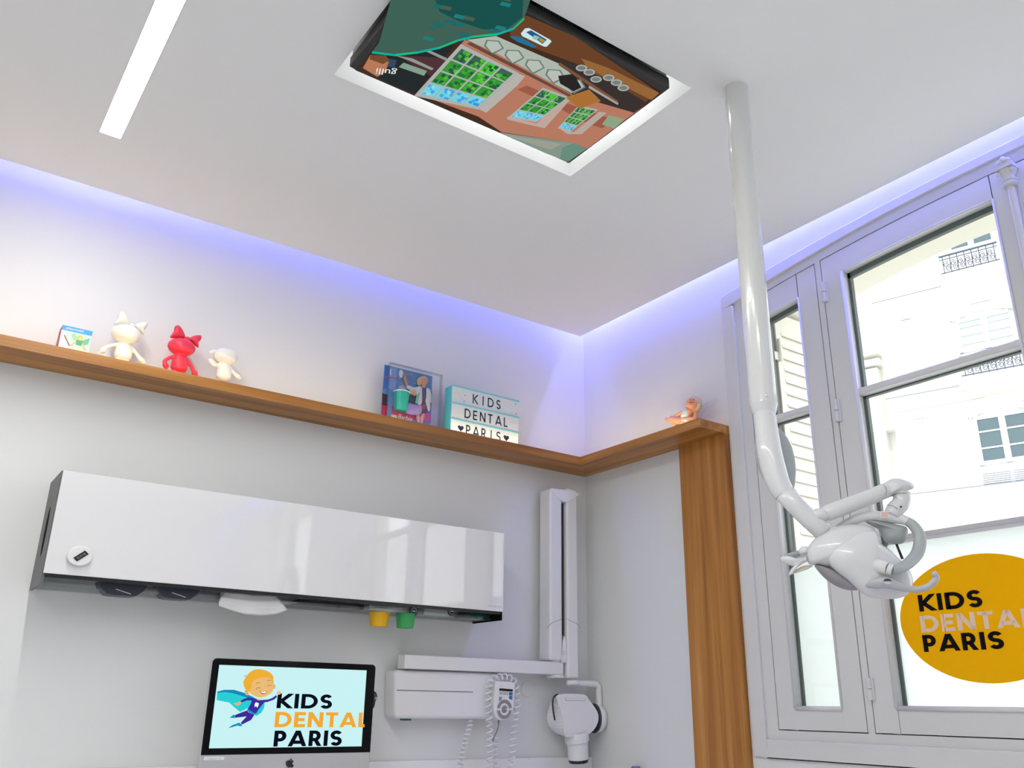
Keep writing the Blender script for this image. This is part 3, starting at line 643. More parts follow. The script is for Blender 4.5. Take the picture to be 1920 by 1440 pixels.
# glow behind the television, washing the walls of its recess
area('recess_led_far', ((TX0 + TX1) / 2, TY1 - .045, 2.87), (math.radians(55), 0, 0), 0.66, 0.02, 0.5, (1, 1, 1))
area('recess_led_side', (TX1 - .05, (TY0 + TY1) / 2, 2.86), (0, math.radians(-55), 0), 0.02, 0.36, 0.28, (1, 1, 1))
# --- small toy box
d = 0.085
c0 = A(118, 607, d); c1 = A(175, 617, d); X0, X1, ZT = c0.x, c1.x, A(118, 609, d).z
tb = empty('toy_box', ((X0 + X1) / 2, -d / 2, SZ1), 'small cardboard toy box with red side and blue top edge at shelf left', 'box')
b = MB(); b.use(mat('box_card', srgb(238, 236, 226), 0.5)); D2 = 0.125
b.box(X0, X1, -d, -d + 0.055, SZ1, ZT); bx = b.build('carton', None, tb)
b = MB(); b.use(mat('box_red', srgb(214, 44, 36), 0.5)); b.poly([(X0 - .0006, -d, SZ1), (X0 - .0006, -d, ZT - .006), (X0 - .0006, -d + .028, ZT), (X0 - .0006, -d + .055, ZT - .006), (X0 - .0006, -d + .055, SZ1)]); b.use(mat('print_white', (0.85, 0.85, 0.85), .5))
font_text(b, 'specialPLUS', (X0 - .001, -d + .036, SZ1 + .008), (X0 - .001, -d + .036, ZT - .012), (0, -.020, 0)); b.build('red_side', None, tb, label='red side panel with white lettering')
b = MB(); yy = -d - .0006
b.use(mat('box_blue', srgb(66, 160, 220), .5)); b.poly([(X0, yy, ZT - .016), (X1, yy, ZT - .016), (X1, yy, ZT), (X0, yy, ZT)])
b.use(mat('box_sky', srgb(186, 214, 214), .5)); w_ = X1 - X0; b.poly([(X0 + w_ * .35, yy, SZ1 + .02), (X1, yy, SZ1 + .03), (X1, yy, ZT - .016), (X0 + w_ * .1, yy, ZT - .016)])
b.use(mat('print_white2', (0.85, 0.85, 0.85), .5)); font_text(b, 'playmobil', (X0 + w_ * .14, yy - .0004, ZT - .013), (X0 + w_ * .70, yy - .0004, ZT - .013), (0, 0, .010))
def pr(pts, c, k=1): b.use(mat('print_ink', srgb(*c), .5)); b.poly([(X0 + w_ * u, yy - .0004 * k, SZ1 + (ZT - SZ1) * v) for u, v in pts])
pr([(.45, .55), (.62, .62), (.40, .82), (.34, .70)], (150, 200, 160)); pr([(.70, .60), (.95, .75), (.92, .52), (.76, .45)], (110, 180, 150))
pr([(.54, .42), (.72, .42), (.74, .60), (.53, .60)], (70, 170, 120), 2); pr([(.52, .24), (.76, .26), (.72, .42), (.54, .42)], (216, 226, 196), 2)
pr([(.55, .02), (.62, .02), (.62, .24), (.57, .24)], (222, 176, 140), 2); pr([(.67, .02), (.73, .02), (.72, .26), (.67, .26)], (222, 176, 140), 2)
pr([(.63 + .09 * math.cos(a * PI / 6), .68 + .09 * math.sin(a * PI / 6)) for a in range(12)], (226, 190, 80), 3); pr([(.63 + .055 * math.cos(a * PI / 6), .65 + .05 * math.sin(a * PI / 6)) for a in range(12)], (236, 196, 160), 4)
pr([(.10, .66), (.13, .68), (.36, .36), (.33, .34)], (150, 90, 70), 2); pr([(.34, .36), (.54, .56), (.54, .50), (.36, .32)], (222, 176, 140), 2); pr([(.73, .56), (.90, .30), (.86, .28), (.72, .48)], (222, 176, 140), 2)
b.build('front_print', None, tb)

# --- vinyl figurines (plain generic dolls)
def figurine(name, label, m, cx, cy, s, headw, headh, lean, armL, armR, bow=None, cap=False, d=0.075, eyebrow=True):
    """cx, cy: pixel of the head centre; s: metres per pixel at the doll."""
    C = A(cx, cy, d); sz = s * 0.93
    base = Vector((C.x + 0.004, -d, SZ1)); o = empty(name, base, label, 'figurine', 'vinyl figurines on the shelf')
    H = lambda u, v, y=0: Vector((C.x + u * s, -d + y, C.z - v * sz))           # u to the right, v downward, pixels from the head centre
    b = MB(); b.use(m)
    b.ball(H(0, 0), headw * s, headw * s * .82, headh * sz, 28, 18)
    b.ball(H(2, headh * .38, -headw * s * .30), headw * s * .72, headw * s * .62, headh * sz * .55, 20, 12)     # full cheeks
    top = headh * .85; feet = (C.z - SZ1) / sz
    b.tube([H(0, top - 4), H(0, top + 6), H(1, top + 20), H(1, min(feet - 10, top + 34))], [.35 * headw * s * .6, .42 * headw * s, .58 * headw * s, .60 * headw * s], 16, flat=.85)
    b.ball(H(1, min(feet - 12, top + 32)), .60 * headw * s, .52 * headw * s, 10 * sz)
    for k in (-1, 1):
        b.tube([H(k * 6 + 1, feet - 16), H(k * 9 + 1, feet - 4)], [.27 * headw * s, .25 * headw * s], 12); b.ball(H(k * 10 + 1, feet - 3.5, -.010), .32 * headw * s, .46 * headw * s, 4.2 * sz)
    for arm in (armL, armR):
        P = smooth_path([H(*p) for p in arm], 5); b.tube(P, lerp_list([3.6 * s, 3.8 * s, 4.2 * s, 5 * s], len(P)), 12); b.ball(H(*arm[-1]), 6.4 * s, 5.5 * s, 6.0 * s)
        e = H(*arm[-1]); dv = (H(*arm[-1]) - H(*arm[-2])).normalized()
        for q in (-1, 0, 1): b.tube([e, e + dv * 8.5 * s + Vector((q * 3.6 * s, -.001, q * 2 * s))], [2.4 * s, 1.8 * s], 8)
    body = b.build('figure_body', None, o, smooth=True, remesh=0.0026)
    if bow:
        for k, (u, v) in enumerate(bow):
            b = MB(); b.use(m); out = [(4, -23), (-2, -39), (-12, -49), (-19, -45), (-20, -32), (-25, -17), (-11, -19)] if k == 0 else [(12, -23), (20, -33), (34, -38), (36, -29), (31, -18), (33, -8), (20, -16)]
            q = [H(x, y, .002) for x, y in out]; b.inflate(smooth_path(q, 4, True), 8 * s, 8 * s, (0, -1, 0), 6); b.build('ribbon_lobe', None, o, smooth=True)
        b = MB(); b.use(m); mid = ((bow[0][0] + bow[1][0]) / 2, (bow[0][1] + bow[1][1]) / 2 + 12); b.ball(H(8, -20, -.004), 7 * s, 7 * s, 6 * sz); b.build('ribbon_knot', None, o, smooth=True)
    if cap:
        b = MB(); b.use(m); b.ball(H(1, -headh * .45), headw * s * .92, headw * s * .80, headh * sz * .62, 24, 12); b.inflate([H(-headw * .75 + x, -headh * .62 + y, -.01) for x, y in ((0, 0), (-10, 2), (-17, 8), (-16, 13), (-8, 9), (2, 8), (14, -2), (16, -9), (6, -6))], .004, .004, (0, -1, .3), 4); b.build('cap', None, o, smooth=True)
    return o
# metres per pixel along x on the shelf plane
spx = (A(440, 690, .075).x - A(140, 640, .075).x) / 300
print('spx', spx)
figurine('vinyl_figurine', 'cream vinyl figurine with big bow, standing between the toy box and red one', M['cream'], 236.5, 627, spx * 0.98, 28, 21, 0,
         [(-7, 23), (-20, 30), (-31, 38), (-36, 46)], [(9, 23), (20, 32), (28, 42), (36, 50)], bow=[(-13, -33), (24, -27)])
figurine('vinyl_figurine', 'bright red vinyl figurine with a large pointed bow', M['red'], 340.5, 651, spx * 0.98, 27.5, 19.5, 0,
         [(-7, 22), (-20, 30), (-28, 40), (-25, 49)], [(10, 22), (20, 32), (27, 43), (33, 53)], bow=[(-15, -28), (20, -20)])
figurine('vinyl_figurine', 'pale vinyl figurine wearing a cap, smallest of the three, arms spread', M['ivory'], 423, 670, spx * 0.98, 26, 16.5, 0,
         [(-5, 18), (-14, 22), (-22, 24), (-27, 18)], [(8, 18), (15, 26), (22, 33), (30, 39)], cap=True)

# --- boxed doll
dc = 0.060
q = lambda x, y, dd=dc: A(690 + x / 6, 660 + y / 6, dd)
x0, x1 = q(190, 140).x, q(725, 265).x; zt = (q(190, 145).z + q(722, 268).z) / 2
db = empty('boxed_doll', ((x0 + x1) / 2, -dc, SZ1), 'boxed doll set with blue printed card behind clear plastic', 'toy')
b = MB(); b.use(mat('card_blue', srgb(88, 140, 200), .5)); b.box(x0, x1, -dc, -dc + .004, SZ1, zt); card = b.build('backing_card', None, db, bevel=0.0)
b = MB()
def cp(pts, c, k=1, dd=dc): b.use(mat('print_ink', srgb(*c), .45)); b.poly([A(690 + x / 6, 660 + y / 6, dd + .0005 * k) for x, y in pts])
def ell(cx, cy, rx, ry, n=20): return [(cx + rx * math.cos(2 * PI * i / n), cy + ry * math.sin(2 * PI * i / n)) for i in range(n)]
cp([(195, 150), (235, 160), (215, 400), (165, 430)], (60, 110, 190)); cp([(235, 160), (330, 182), (310, 440), (215, 400)], (120, 160, 214)); cp([(200, 272), (335, 292), (334, 304), (200, 286)], (206, 76, 110), 2)
cp([(160, 460), (215, 480), (205, 715), (152, 700)], (60, 34, 52), 2); cp([(160, 600), (215, 600), (205, 715), (152, 700)], (190, 30, 70), 3); cp([(245, 190), (262, 192), (262, 260), (245, 256)], (226, 232, 238), 2)
cp(ell(372, 245, 24, 46), (236, 238, 240), 2); cp([(340, 330), (440, 330), (470, 420), (340, 440)], (120, 146, 196), 2); cp(ell(390, 410, 52, 34), (176, 190, 214), 3)
for i in range(30): rn = random.Random(i); u, v = rn.uniform(240, 700), rn.uniform(170, 420); cp(ell(u, v, 5, 5, 6), (176, 206, 232), 2) if v > 160 + (u - 190) * .25 else None
cp([(270, 600), (330, 620), (400, 690), (560, 700), (700, 690), (700, 780), (262, 740)], (206, 30, 110), 3); cp([(262, 700), (325, 712), (325, 745), (262, 738)], (226, 206, 160), 4)
cp([(640, 430), (720, 440), (705, 800), (600, 790), (600, 690)], (96, 100, 170), 2); b.use(mat('print_white3', (0.85, 0.85, 0.85), .5))
P0, P1 = A(690 + 332 / 6, 660 + 748 / 6, dc + .004), A(690 + 498 / 6, 660 + 780 / 6, dc + .004); P1.z = P0.z; font_text(b, 'Barbie', P0, P1, (0, 0, A(745, 775, dc).z - A(747, 784.5, dc).z), shear=.35)
b.build('card_print', None, card)
def relief(pts_list, dd, name, par, n=(0, -1, 0)):
    b = MB()
    for pts, c, th, k in pts_list: b.use(mat('doll_part', srgb(*c), .45)); b.inflate(smooth_path([A(690 + x / 6, 660 + y / 6, dd + k) for x, y in pts], 3, True), th, th * .6, n, 5)
    return b.build(name, None, par, smooth=True)
doll = relief([([(560, 300), (600, 275), (650, 275), (678, 310), (670, 350), (640, 340), (600, 350), (585, 385), (556, 370), (548, 330)], (222, 186, 130), .006, .006),
        ([(600, 300), (640, 290), (668, 320), (665, 360), (640, 385), (640, 405), (608, 405), (605, 375), (590, 350)], (222, 160, 126), .007, .010),
        ([(410, 270), (425, 262), (440, 330), (455, 385), (430, 392), (410, 330), (398, 300)], (216, 156, 124), .004, .008), ([(385, 262), (440, 244), (500, 266), (470, 272), (410, 268)], (150, 140, 120), .003, .010),
        ([(540, 690), (580, 700), (580, 800), (556, 800)], (222, 166, 130), .006, .008), ([(600, 690), (640, 690), (612, 800), (586, 800)], (222, 166, 130), .006, .008)], dc, 'doll', db)
relief([([(450, 375), (520, 400), (600, 385), (610, 480), (605, 590), (560, 600), (540, 480), (440, 410)], (228, 230, 236), .007, .012), ([(660, 405), (705, 440), (712, 560), (690, 585), (700, 640), (680, 670), (640, 560), (650, 470)], (228, 230, 236), .007, .012),
        ([(605, 410), (660, 410), (660, 480), (640, 560), (665, 650), (650, 690), (600, 690), (605, 560)], (70, 64, 110), .006, .010), ([(610, 590), (650, 600), (640, 640), (612, 640)], (196, 60, 100), .003, .017)], dc, 'doll_clothes', db)
relief([([(465, 435), (510, 415), (550, 440), (545, 480), (480, 475)], (226, 200, 130), .006, .016), ([(500, 450), (530, 445), (548, 470), (530, 490), (505, 485)], (226, 176, 140), .005, .019), ([(455, 500), (520, 495), (520, 550), (480, 560), (455, 540)], (44, 44, 70), .005, .016), ([(560, 450), (585, 460), (560, 570), (530, 570)], (120, 214, 190), .004, .016)], dc, 'small_doll', db)
relief([([(420, 640), (445, 575), (520, 590), (600, 600), (612, 640), (590, 700), (520, 710), (430, 690)], (186, 160, 230), .008, .014)], dc, 'tulle_skirt', db)
b = MB(); b.use(mat('teal_plastic', srgb(36, 176, 156), .4)); cc = A(690 + 376 / 6, 660 + 560 / 6, dc + .016); rr = abs(A(690 + 460 / 6, 750, dc).x - A(690 + 295 / 6, 750, dc).x) / 2; hh = abs(A(752, 737, dc).z - A(752, 772, dc).z)
b.lathe((cc.x, cc.y + .004, cc.z - hh / 2), [(0, 0), (rr * .82, 0), (rr, hh), (0, hh)], 24); b.use(M['white']); b.lathe((cc.x, cc.y + .004, cc.z + hh / 2 - .001), [(0, 0), (rr * 1.06, 0), (rr * 1.06, .004), (0, .004)], 24)
b.build('toy_bucket', None, db)
b = MB(); b.use(M['clear']); a0, a1 = x0 + .012, q(775, 240).x + .014
b.box(a0, a1, -dc - .024, -dc - .0235, SZ1, zt + .006); b.box(a1 - .0005, a1, -dc - .024, -dc, SZ1, zt + .006); b.box(a0, a0 + .0005, -dc - .024, -dc, SZ1, zt); b.box(a0, a1, -dc - .024, -dc, zt + .0055, zt + .006)
b.build('clear_cover', None, db)

# --- cinema light box
d1, dep = 0.120, 0.052
x0, x1 = A(847.5, 722, d1).x, A(973, 751, d1).x; zt = (A(847.5, 721.7, d1).z + A(973, 751, d1).z) / 2
lb = empty('letter_light_box', ((x0 + x1) / 2, -d1 + dep / 2, SZ1), 'turquoise letter light box reading KIDS DENTAL PARIS with hearts', 'light box')
b = MB(); b.use(mat('turquoise_plastic', srgb(92, 196, 200), .4)); b.box(x0, x1, -d1, -d1 + dep, SZ1, zt); bxo = b.build('case', None, lb, bevel=0.002)
rails = [(A(935, 741, d1).z, 0)]
zr = []
for (xa, ya), (xb, yb) in (((846.8, 755), (973, 783)), ((846.3, 785), (973, 812))): zr.append((A(xa, ya, d1).z + A(xb, yb, d1).z) / 2)
zr = [zt - .003] + zr + [zr[-1] - (zr[0] - zr[1])]
zr[3] = SZ1 + .004
b = MB(); b.use(mat('opal_panel', srgb(226, 232, 232), .35)); 
for i in range(3): b.box(x0 + .002, x1 - .002, -d1 - .0015, -d1 + .001, zr[i + 1] + .003, zr[i] - .003)
b.build('opal_panel', None, lb)
b = MB(); b.use(mat('rail_teal', srgb(126, 206, 220), .3))
for z in zr: b.box(x0, x1, -d1 - .004, -d1, z - .003, z + .003)
b.build('letter_rail', None, lb, bevel=0.001)
b = MB(); b.use(mat('letter_ink', (0.010, 0.010, 0.035), .4)); lh = abs(A(891, 740, d1).z - A(891, 757.5, d1).z)
rows = [('KIDS', [1205, 1292, 1378, 1465], (530, 595)), ('DENTAL', [1118, 1203, 1287, 1372, 1465, 1545], (695, 793)), ('HPARISH', [1040, 1123, 1212, 1297, 1382, 1465, 1552], (862, 968))]
for row, (txt, xs, (ya, yb)) in enumerate(rows):
    p, r = A(690 + xs[0] / 6, 660 + ya / 6, d1), A(690 + xs[-1] / 6, 660 + yb / 6, d1); zc = (p.z + r.z) / 2
    for ch, xx in zip(txt, xs):
        cxw = A(690 + xx / 6, 660 + (ya + (xx - xs[0]) * (yb - ya) / (xs[-1] - xs[0])) / 6, d1).x; gw = glyph(ch, .15)[0]; ww = lh * gw * (1.0 if ch != 'H' else 1.0) * .86
        hh = lh if ch != 'H' else lh * .75
        stroke_text(b, ch, (cxw - ww / 2, -d1 - .0022, zc - hh / 2), (cxw + ww / 2, -d1 - .0022, zc - hh / 2), (0, 0, hh), .15 if ch != 'I' else .15)
for sx, sy in ((1090, 490), (1078, 556), (1655, 588), (1660, 696)):
    p = A(690 + sx / 6, 660 + sy / 6, d1); b.poly([(p.x + .0022 * math.cos(a * PI / 4), -d1 - .0022, p.z + .0022 * math.sin(a * PI / 4)) for a in range(8)])
b.use(mat('speckle_ink', srgb(150, 160, 185), .5))
for i in range(34):
    rn = random.Random(i + 50); sx = rn.choice([rn.uniform(960, 1160), rn.uniform(1510, 1680)]); sy = rn.uniform(430, 560) + (sx - 960) * .2 * (1 if sx > 1500 else .5); p = A(690 + sx / 6, 660 + sy / 6, d1); b.poly([(p.x + .001 * math.cos(a * PI / 3), -d1 - .0021, p.z + .001 * math.sin(a * PI / 3)) for a in range(6)])
b.build('lettering', None, lb, label='dark letters and hearts')

# --- seated winged doll on the short board
fd = 0.085
G = lambda x, y, dd=fd: B(1200 + x / 9.6, 720 + y / 9.6, dd)
mp = abs(G(1000, 400).y - G(900, 400).y) / 100
fy = empty('winged_doll', (-fd, G(950, 600).y, SZ1), 'seated blonde winged doll on the corner of the shelf', 'figurine')
Msk = mat('doll_skin', srgb(226, 160, 128), .5); Mtop = mat('doll_top', srgb(206, 214, 220), .5); Mhair = mat('doll_hair', srgb(214, 192, 150), .6)
b = MB(); b.use(Msk)
b.ball(G(955, 350), 95 * mp, 100 * mp, 92 * mp, 24, 16); b.ball(G(905, 375, fd + .004), 70 * mp, 70 * mp, 60 * mp); b.ball(G(865, 330, fd + .006), 22 * mp)
b.tube([G(930, 420), G(915, 480)], 38 * mp, 12)
b.tube(smooth_path([G(905, 460), G(870, 540), G(850, 640), G(860, 690)], 5), lerp_list([62 * mp, 66 * mp, 60 * mp, 72 * mp], 16), 14)
def limb(P, r, fingers=True):
    Q = smooth_path([G(*p) for p in P], 5); b.tube(Q, lerp_list([x * mp for x in r], len(Q)), 10)
    e = Q[-1]; dv = (Q[-1] - Q[-3]).normalized()
    if fingers:
        b.ball(e, r[-1] * 1.4 * mp)
        for k in range(4): b.tube([e, e + dv * (34 - abs(k - 1) * 5) * mp + Vector((0, 0, (k - 1.5) * 9 * mp))], [9 * mp, 6 * mp], 6)
        b.tube([e, e + dv * 14 * mp + Vector((0, 0, -20 * mp))], [9 * mp, 6 * mp], 6)
limb([(790, 490), (700, 550), (580, 615), (480, 640)], [30, 28, 26, 20]); limb([(1000, 480, fd - .008), (1010, 560, fd - .004), (990, 620, fd), (880, 625, fd + .012), (780, 640, fd + .02)], [34, 30, 30, 26, 20])
limb([(860, 690), (720, 665), (570, 625), (610, 690), (650, 760)], [60, 56, 44, 40, 34], False); limb([(900, 690, fd - .01), (820, 700, fd + .01), (740, 740, fd + .02)], [55, 46, 36], False)
b.build('doll_body', None, fy, smooth=True, remesh=0.0011)
b = MB(); b.use(Mtop); b.tube([G(880, 450), G(860, 500), G(845, 560), G(838, 612)], [68 * mp, 78 * mp, 80 * mp, 76 * mp], 18); b.ball(G(850, 680, fd + .003), 74 * mp, 74 * mp, 34 * mp); b.build('doll_top', None, fy, smooth=True)
b = MB(); b.use(Mhair); b.ball(G(985, 335, fd - .006), 100 * mp, 100 * mp, 100 * mp, 24, 16)
for x, y in ((1060, 330), (1075, 380), (1060, 430), (1030, 455), (960, 255), (1020, 270)): b.ball(G(x, y, fd - .004), 34 * mp, 34 * mp, 26 * mp, 12, 8)
b.build('doll_hair', None, fy, smooth=True, remesh=0.0014)
def on_face(x, y):                   # where the sight line meets the doll's face
    p = G(x, y); d_ = (p - CAM).normalized(); best = None
    for c, r in ((G(955, 350), 96 * mp), (G(905, 375, fd + .004), 66 * mp)):
        m_ = CAM - c; bb = m_.dot(d_); h_ = bb * bb - m_.dot(m_) + r * r
        if h_ > 0: t_ = -bb - math.sqrt(h_); best = t_ if best is None else min(best, t_)
    return CAM + d_ * (best if best else (p - CAM).length)
b = MB(); b.use(mat('doll_mouth', srgb(150, 40, 50), .5)); b.tube([on_face(880, 328), on_face(920, 334), on_face(965, 326)], 6 * mp, 6)
for x, y in ((915, 288), (968, 282)): b.ball(on_face(x, y), 9 * mp)
b.build('face_paint', None, fy)
for P in ([(1050, 490), (1110, 400), (1220, 320), (1400, 265), (1330, 350), (1240, 450), (1130, 520)], [(1050, 520), (1140, 520), (1215, 470), (1180, 540), (1110, 590), (1050, 608)]):
    b = MB(); b.use(M['clear']); q_ = smooth_path([G(x, y, fd - .02) for x, y in P], 4, True); b.prism(q_, (-.0006, 0, 0)); b.use(mat('wing_edge', srgb(206, 204, 214), .3)); b.tube(q_ + [q_[0]], 2.2 * mp, 6); b.build('wing', None, fy, label='clear plastic wing')

# ================================================================== THE DISPENSER CABINET
CX0, CX1, CD, CT, CB, CS = -2.092, -0.565, 0.200, 1.806, 1.518, 1.488
cab = empty('wall_cabinet', ((CX0 + CX1) / 2, 0, CS), 'long glossy white wall cabinet with dark side panels above the monitor', 'cabinet')
b = MB(); b.use(M['lacquer']); b.box(CX0 + .003, CX1, -CD, -CD + .006, CB, CT); fp_ = b.build('front_panel', None, cab, bevel=0.0015)
b = MB(); b.use(M['dark']); b.box(CX0 + .006, CX1 - .006, -CD + .008, -.001, CB + .012, CT - .002); b.build('carcass', None, cab, bevel=0.001)
for i, x in enumerate((CX0, CX1 - .008)):
    b = MB(); b.use(mat('side_panel_grey', srgb(96, 97, 98), 0.45) if i == 0 else M['slotblack']); b.box(x, x + .008, -CD + .0065, -.0045, CS, CT); sd = b.build('side_panel', None, cab, bevel=0.0005)
    if i == 0:
        b = MB(); b.use(M['slotblack']); pts = [A(50 + u / 3.84, 860 + v / 3.84, .1) for u, v in ()]
        cz_, cy_ = 1.645, -0.105
        b.inflate([(x - .0003, cy_ + .020 * math.cos(a * PI / 12), cz_ + .072 * math.sin(a * PI / 12)) for a in range(24)], .0008, .0, (-1, 0, 0), 3, power=.6); b.build('grip_slot', None, sd)
b = MB(); b.use(M['black']); b.box(CX0 + .008, CX1 - .008, -CD + .006, -CD + .014, CB - .010, CB + .004); b.build('lower_lip', None, cab)
b = MB(); b.use(M['acrylic']); b.box(CX0 + .01, CX1 - .01, -.135, -.132, 1.492, 1.528); b.box(CX0 + .01, CX1 - .01, -.132, -.005, 1.492, 1.494); b.build('clear_tray', None, cab)
b = MB(); b.use(mat('print_grey', srgb(170, 170, 170), .4)); p, r = A(915, 1135, CD + .0004), A(940, 1137, CD + .0004); font_text(b, 'zendium', (p.x, -CD - .0004, p.z - .004), (r.x, -CD - .0004, p.z - .004), (0, 0, .006)); b.build('badge', None, fp_, label='tiny grey maker mark')
Mnavy = mat('charcoal_tab', srgb(52, 58, 68), 0.4)
def tab(xc, zc, w_, h_, nm, lab, kind):
    b = MB(); b.use(Mnavy); pts = [(xc - w_ / 2, -.142, zc), (xc - w_ * .44, -.142, zc - h_ * .5), (xc - w_ * .30, -.142, zc - h_ * .95), (xc - w_ * .2, -.142, zc - h_), (xc + w_ * .2, -.142, zc - h_), (xc + w_ * .30, -.142, zc - h_ * .95), (xc + w_ * .44, -.142, zc - h_ * .5), (xc + w_ / 2, -.142, zc)]
    b.prism(pts, (0, .06, 0)); t = b.build(nm, None, cab, label=lab, bevel=.001); b = MB(); b.use(M['white'])
    if kind == 0: b.prism([(xc - w_ * .14, -.1425, zc - h_ * .50), (xc + w_ * .18, -.1425, zc - h_ * .80), (xc + w_ * .18, -.1425, zc - h_ * .86), (xc - w_ * .14, -.1425, zc - h_ * .56)], (0, -.0006, 0))
    else:
        b.tube([(xc - w_ * .24 + .011 * math.cos(a * PI / 8), -.1428, zc - h_ * .5 + .007 * math.sin(a * PI / 8)) for a in range(17)], .0008, 5); b.box(xc - w_ * .24 - .007, xc - w_ * .24 + .007, -.1434, -.1425, zc - h_ * .6, zc - h_ * .35)
        for k in range(3): b.prism([(xc + w_ * .14 + k * .005, -.1428, zc - h_ * .75), (xc + w_ * .14 + .010 + k * .005, -.1428, zc - h_ * .3), (xc + w_ * .14 + .013 + k * .005, -.1428, zc - h_ * .3), (xc + w_ * .14 + .003 + k * .005, -.1428, zc - h_ * .75)], (0, -.0006, 0))
    b.build('symbol', None, t)
for (px_, py_, w_, kd) in ((232, 1093, 0.135, 0), (336, 1100, 0.13, 0), (479, 1106, 0.125, 1)):
    p = A(px_, py_, .142); tab(p.x, p.z, w_, 0.036, 'dispenser_tab', 'dark rounded dispenser tab', kd)
for px_, py_ in ((776, 1146), (847, 1146)):
    p = A(px_, py_, .14); b = MB(); b.use(Mnavy); b.lathe((p.x, -.136, p.z), [(0, 0), (.016, 0), (.016, .004), (0, .004)], 24, axis=(0, -1, 0)); o = b.build('dispenser_tab', None, cab); b = MB(); b.use(M['white']); b.tube([(p.x + .011 * math.cos(a * PI / 8), -.1405, p.z + .011 * math.sin(a * PI / 8)) for a in range(17)], .0007, 5); b.box(p.x - .006, p.x + .006, -.1412, -.1402, p.z - .002, p.z + .002); b.build('symbol', None, o)
for x0_, x1_, z0_, z1_, m_ in ((693, 762, 1137, 1151, 'white'), (795, 842, 1140, 1154, 'white'), (255, 300, 1106, 1113, 'midgrey'), (372, 412, 1112, 1122, 'midgrey'), (560, 682, 1128, 1144, 'dark')):
    a_, c_ = A(x0_, z0_, .125), A(x1_, z1_, .125); b = MB(); b.use(M[m_]); b.box(a_.x, c_.x, -.128, -.03, 1.495, max(1.512, a_.z)); b.build('refill_pack', None, cab, bevel=.001)
p = A(905, 1150, .12); b = MB(); b.use(mat('teal_gloss', srgb(60, 110, 108), .15)); b.box(p.x - .06, CX1 - .012, -.13, -.02, 1.495, 1.512); b.build('refill_pack', None, cab, bevel=.001)

# --- kitchen timer stuck on the front
p, r = A(124, 1045, CD), A(173, 1040, CD); tx = (p.x + r.x) / 2; tz_ = (A(150, 1025, CD).z + A(148, 1062, CD).z) / 2; rr = (r.x - p.x) / 2; rz = rr * .84
tm = empty('timer', (tx, -CD, tz_ - rz), 'round white digital timer stuck on the left end of the cabinet front', 'timer')
b = MB(); b.use(M['white'])
def disc(b, y0, y1, k): b.prism([(tx + rr * k * math.cos(a * PI / 24), y0, tz_ + rz * k * math.sin(a * PI / 24)) for a in range(48)], (0, y1 - y0, 0))
disc(b, -CD - .014, -CD, 1.0); b.build('timer_body', None, tm, bevel=.003, seg=3)
an = math.radians(46); ux = Vector((math.cos(an), 0, math.sin(an) * .84)); vx_ = Vector((-math.sin(an), 0, math.cos(an) * .84)); cc = Vector((tx + .002, -CD - .0145, tz_))
b = MB(); b.use(M['black']); b.prism([cc + ux * (sx * rr * .58) + vx_ * (sy * rr * .23) for sx, sy in ((-1, -1), (1, -1), (1, 1), (-1, 1))], (0, -.0012, 0)); ds = b.build('display', None, tm)
b = MB(); b.use(M['midgrey']); c2 = cc + Vector((0, -.0016, 0)); font_text(b, '00:20 00', c2 - ux * rr * .42 - vx_ * rr * .11, c2 + ux * rr * .42 - vx_ * rr * .11, vx_ * rr * .22); b.build('digits', None, ds)

# --- cups hanging from the cabinet
def cup(x0, x1, y0, xb0, xb1, yb, c, lab):
    d_ = .115; a_, c_ = A(x0, y0, d_), A(x1, y0 + 1.5, d_); bt = (A(xb0, yb, d_).z); r1 = (c_.x - a_.x) / 2; r0 = r1 * (xb1 - xb0) / (x1 - x0); xc = (a_.x + c_.x) / 2; h = a_.z - bt
    o = empty('paper_cup', (xc, -d_, bt), lab, 'cup', 'coloured cups under the cabinet'); m = mat('cup_colour', c, .4)
    b = MB(); b.use(m); b.lathe((xc, -d_, bt), [(0, 0), (r0, 0), (r1, h), (r1 - .0015, h), (r0 - .0015, .0015), (0, .0015)], 32); b.build('cup_wall', None, o, smooth=False)
    b = MB(); b.use(m); b.tube([(xc + r1 * math.cos(a * PI / 16), -d_ + r1 * math.sin(a * PI / 16), bt + h) for a in range(33)], .0016, 6, cap=False); b.build('cup_rim', None, o, smooth=True)
cup(694, 729, 1147.5, 697, 725, 1174, srgb(240, 184, 10), 'yellow cup sticking out below the white wall cabinet')
cup(744.5, 777, 1150, 747, 774, 1177, srgb(58, 176, 96), 'green cup sticking out below the white wall cabinet')

# --- tissue / face mask hanging out of the cabinet
ms = empty('face_mask', A(475, 1150, .15), 'white pleated paper mask hanging out of the middle dispenser', 'mask')
b = MB(); b.use(mat('paper_white', (0.84, 0.84, 0.84), .7, bump=.2, bscale=120)); g = lambda x, y, dd: A(50 + x / 3.84, 860 + y / 3.84, dd)
out = [(1435, 955), (1390, 985), (1378, 1020), (1385, 1060), (1450, 1085), (1520, 1108), (1590, 1124), (1660, 1132), (1760, 1130), (1830, 1112), (1880, 1092), (1850, 1050), (1825, 1005), (1790, 985), (1700, 975), (1560, 965)]
top = [(1435, 955), (1500, 962), (1560, 966), (1640, 974), (1720, 978), (1790, 985)]; bot = [(1385, 1062), (1480, 1096), (1570, 1120), (1680, 1132), (1790, 1124), (1880, 1093)]
mid = [(1372, 1015), (1470, 1035), (1570, 1050), (1680, 1058), (1770, 1050), (1840, 1030)]
rows = []; N_ = 24
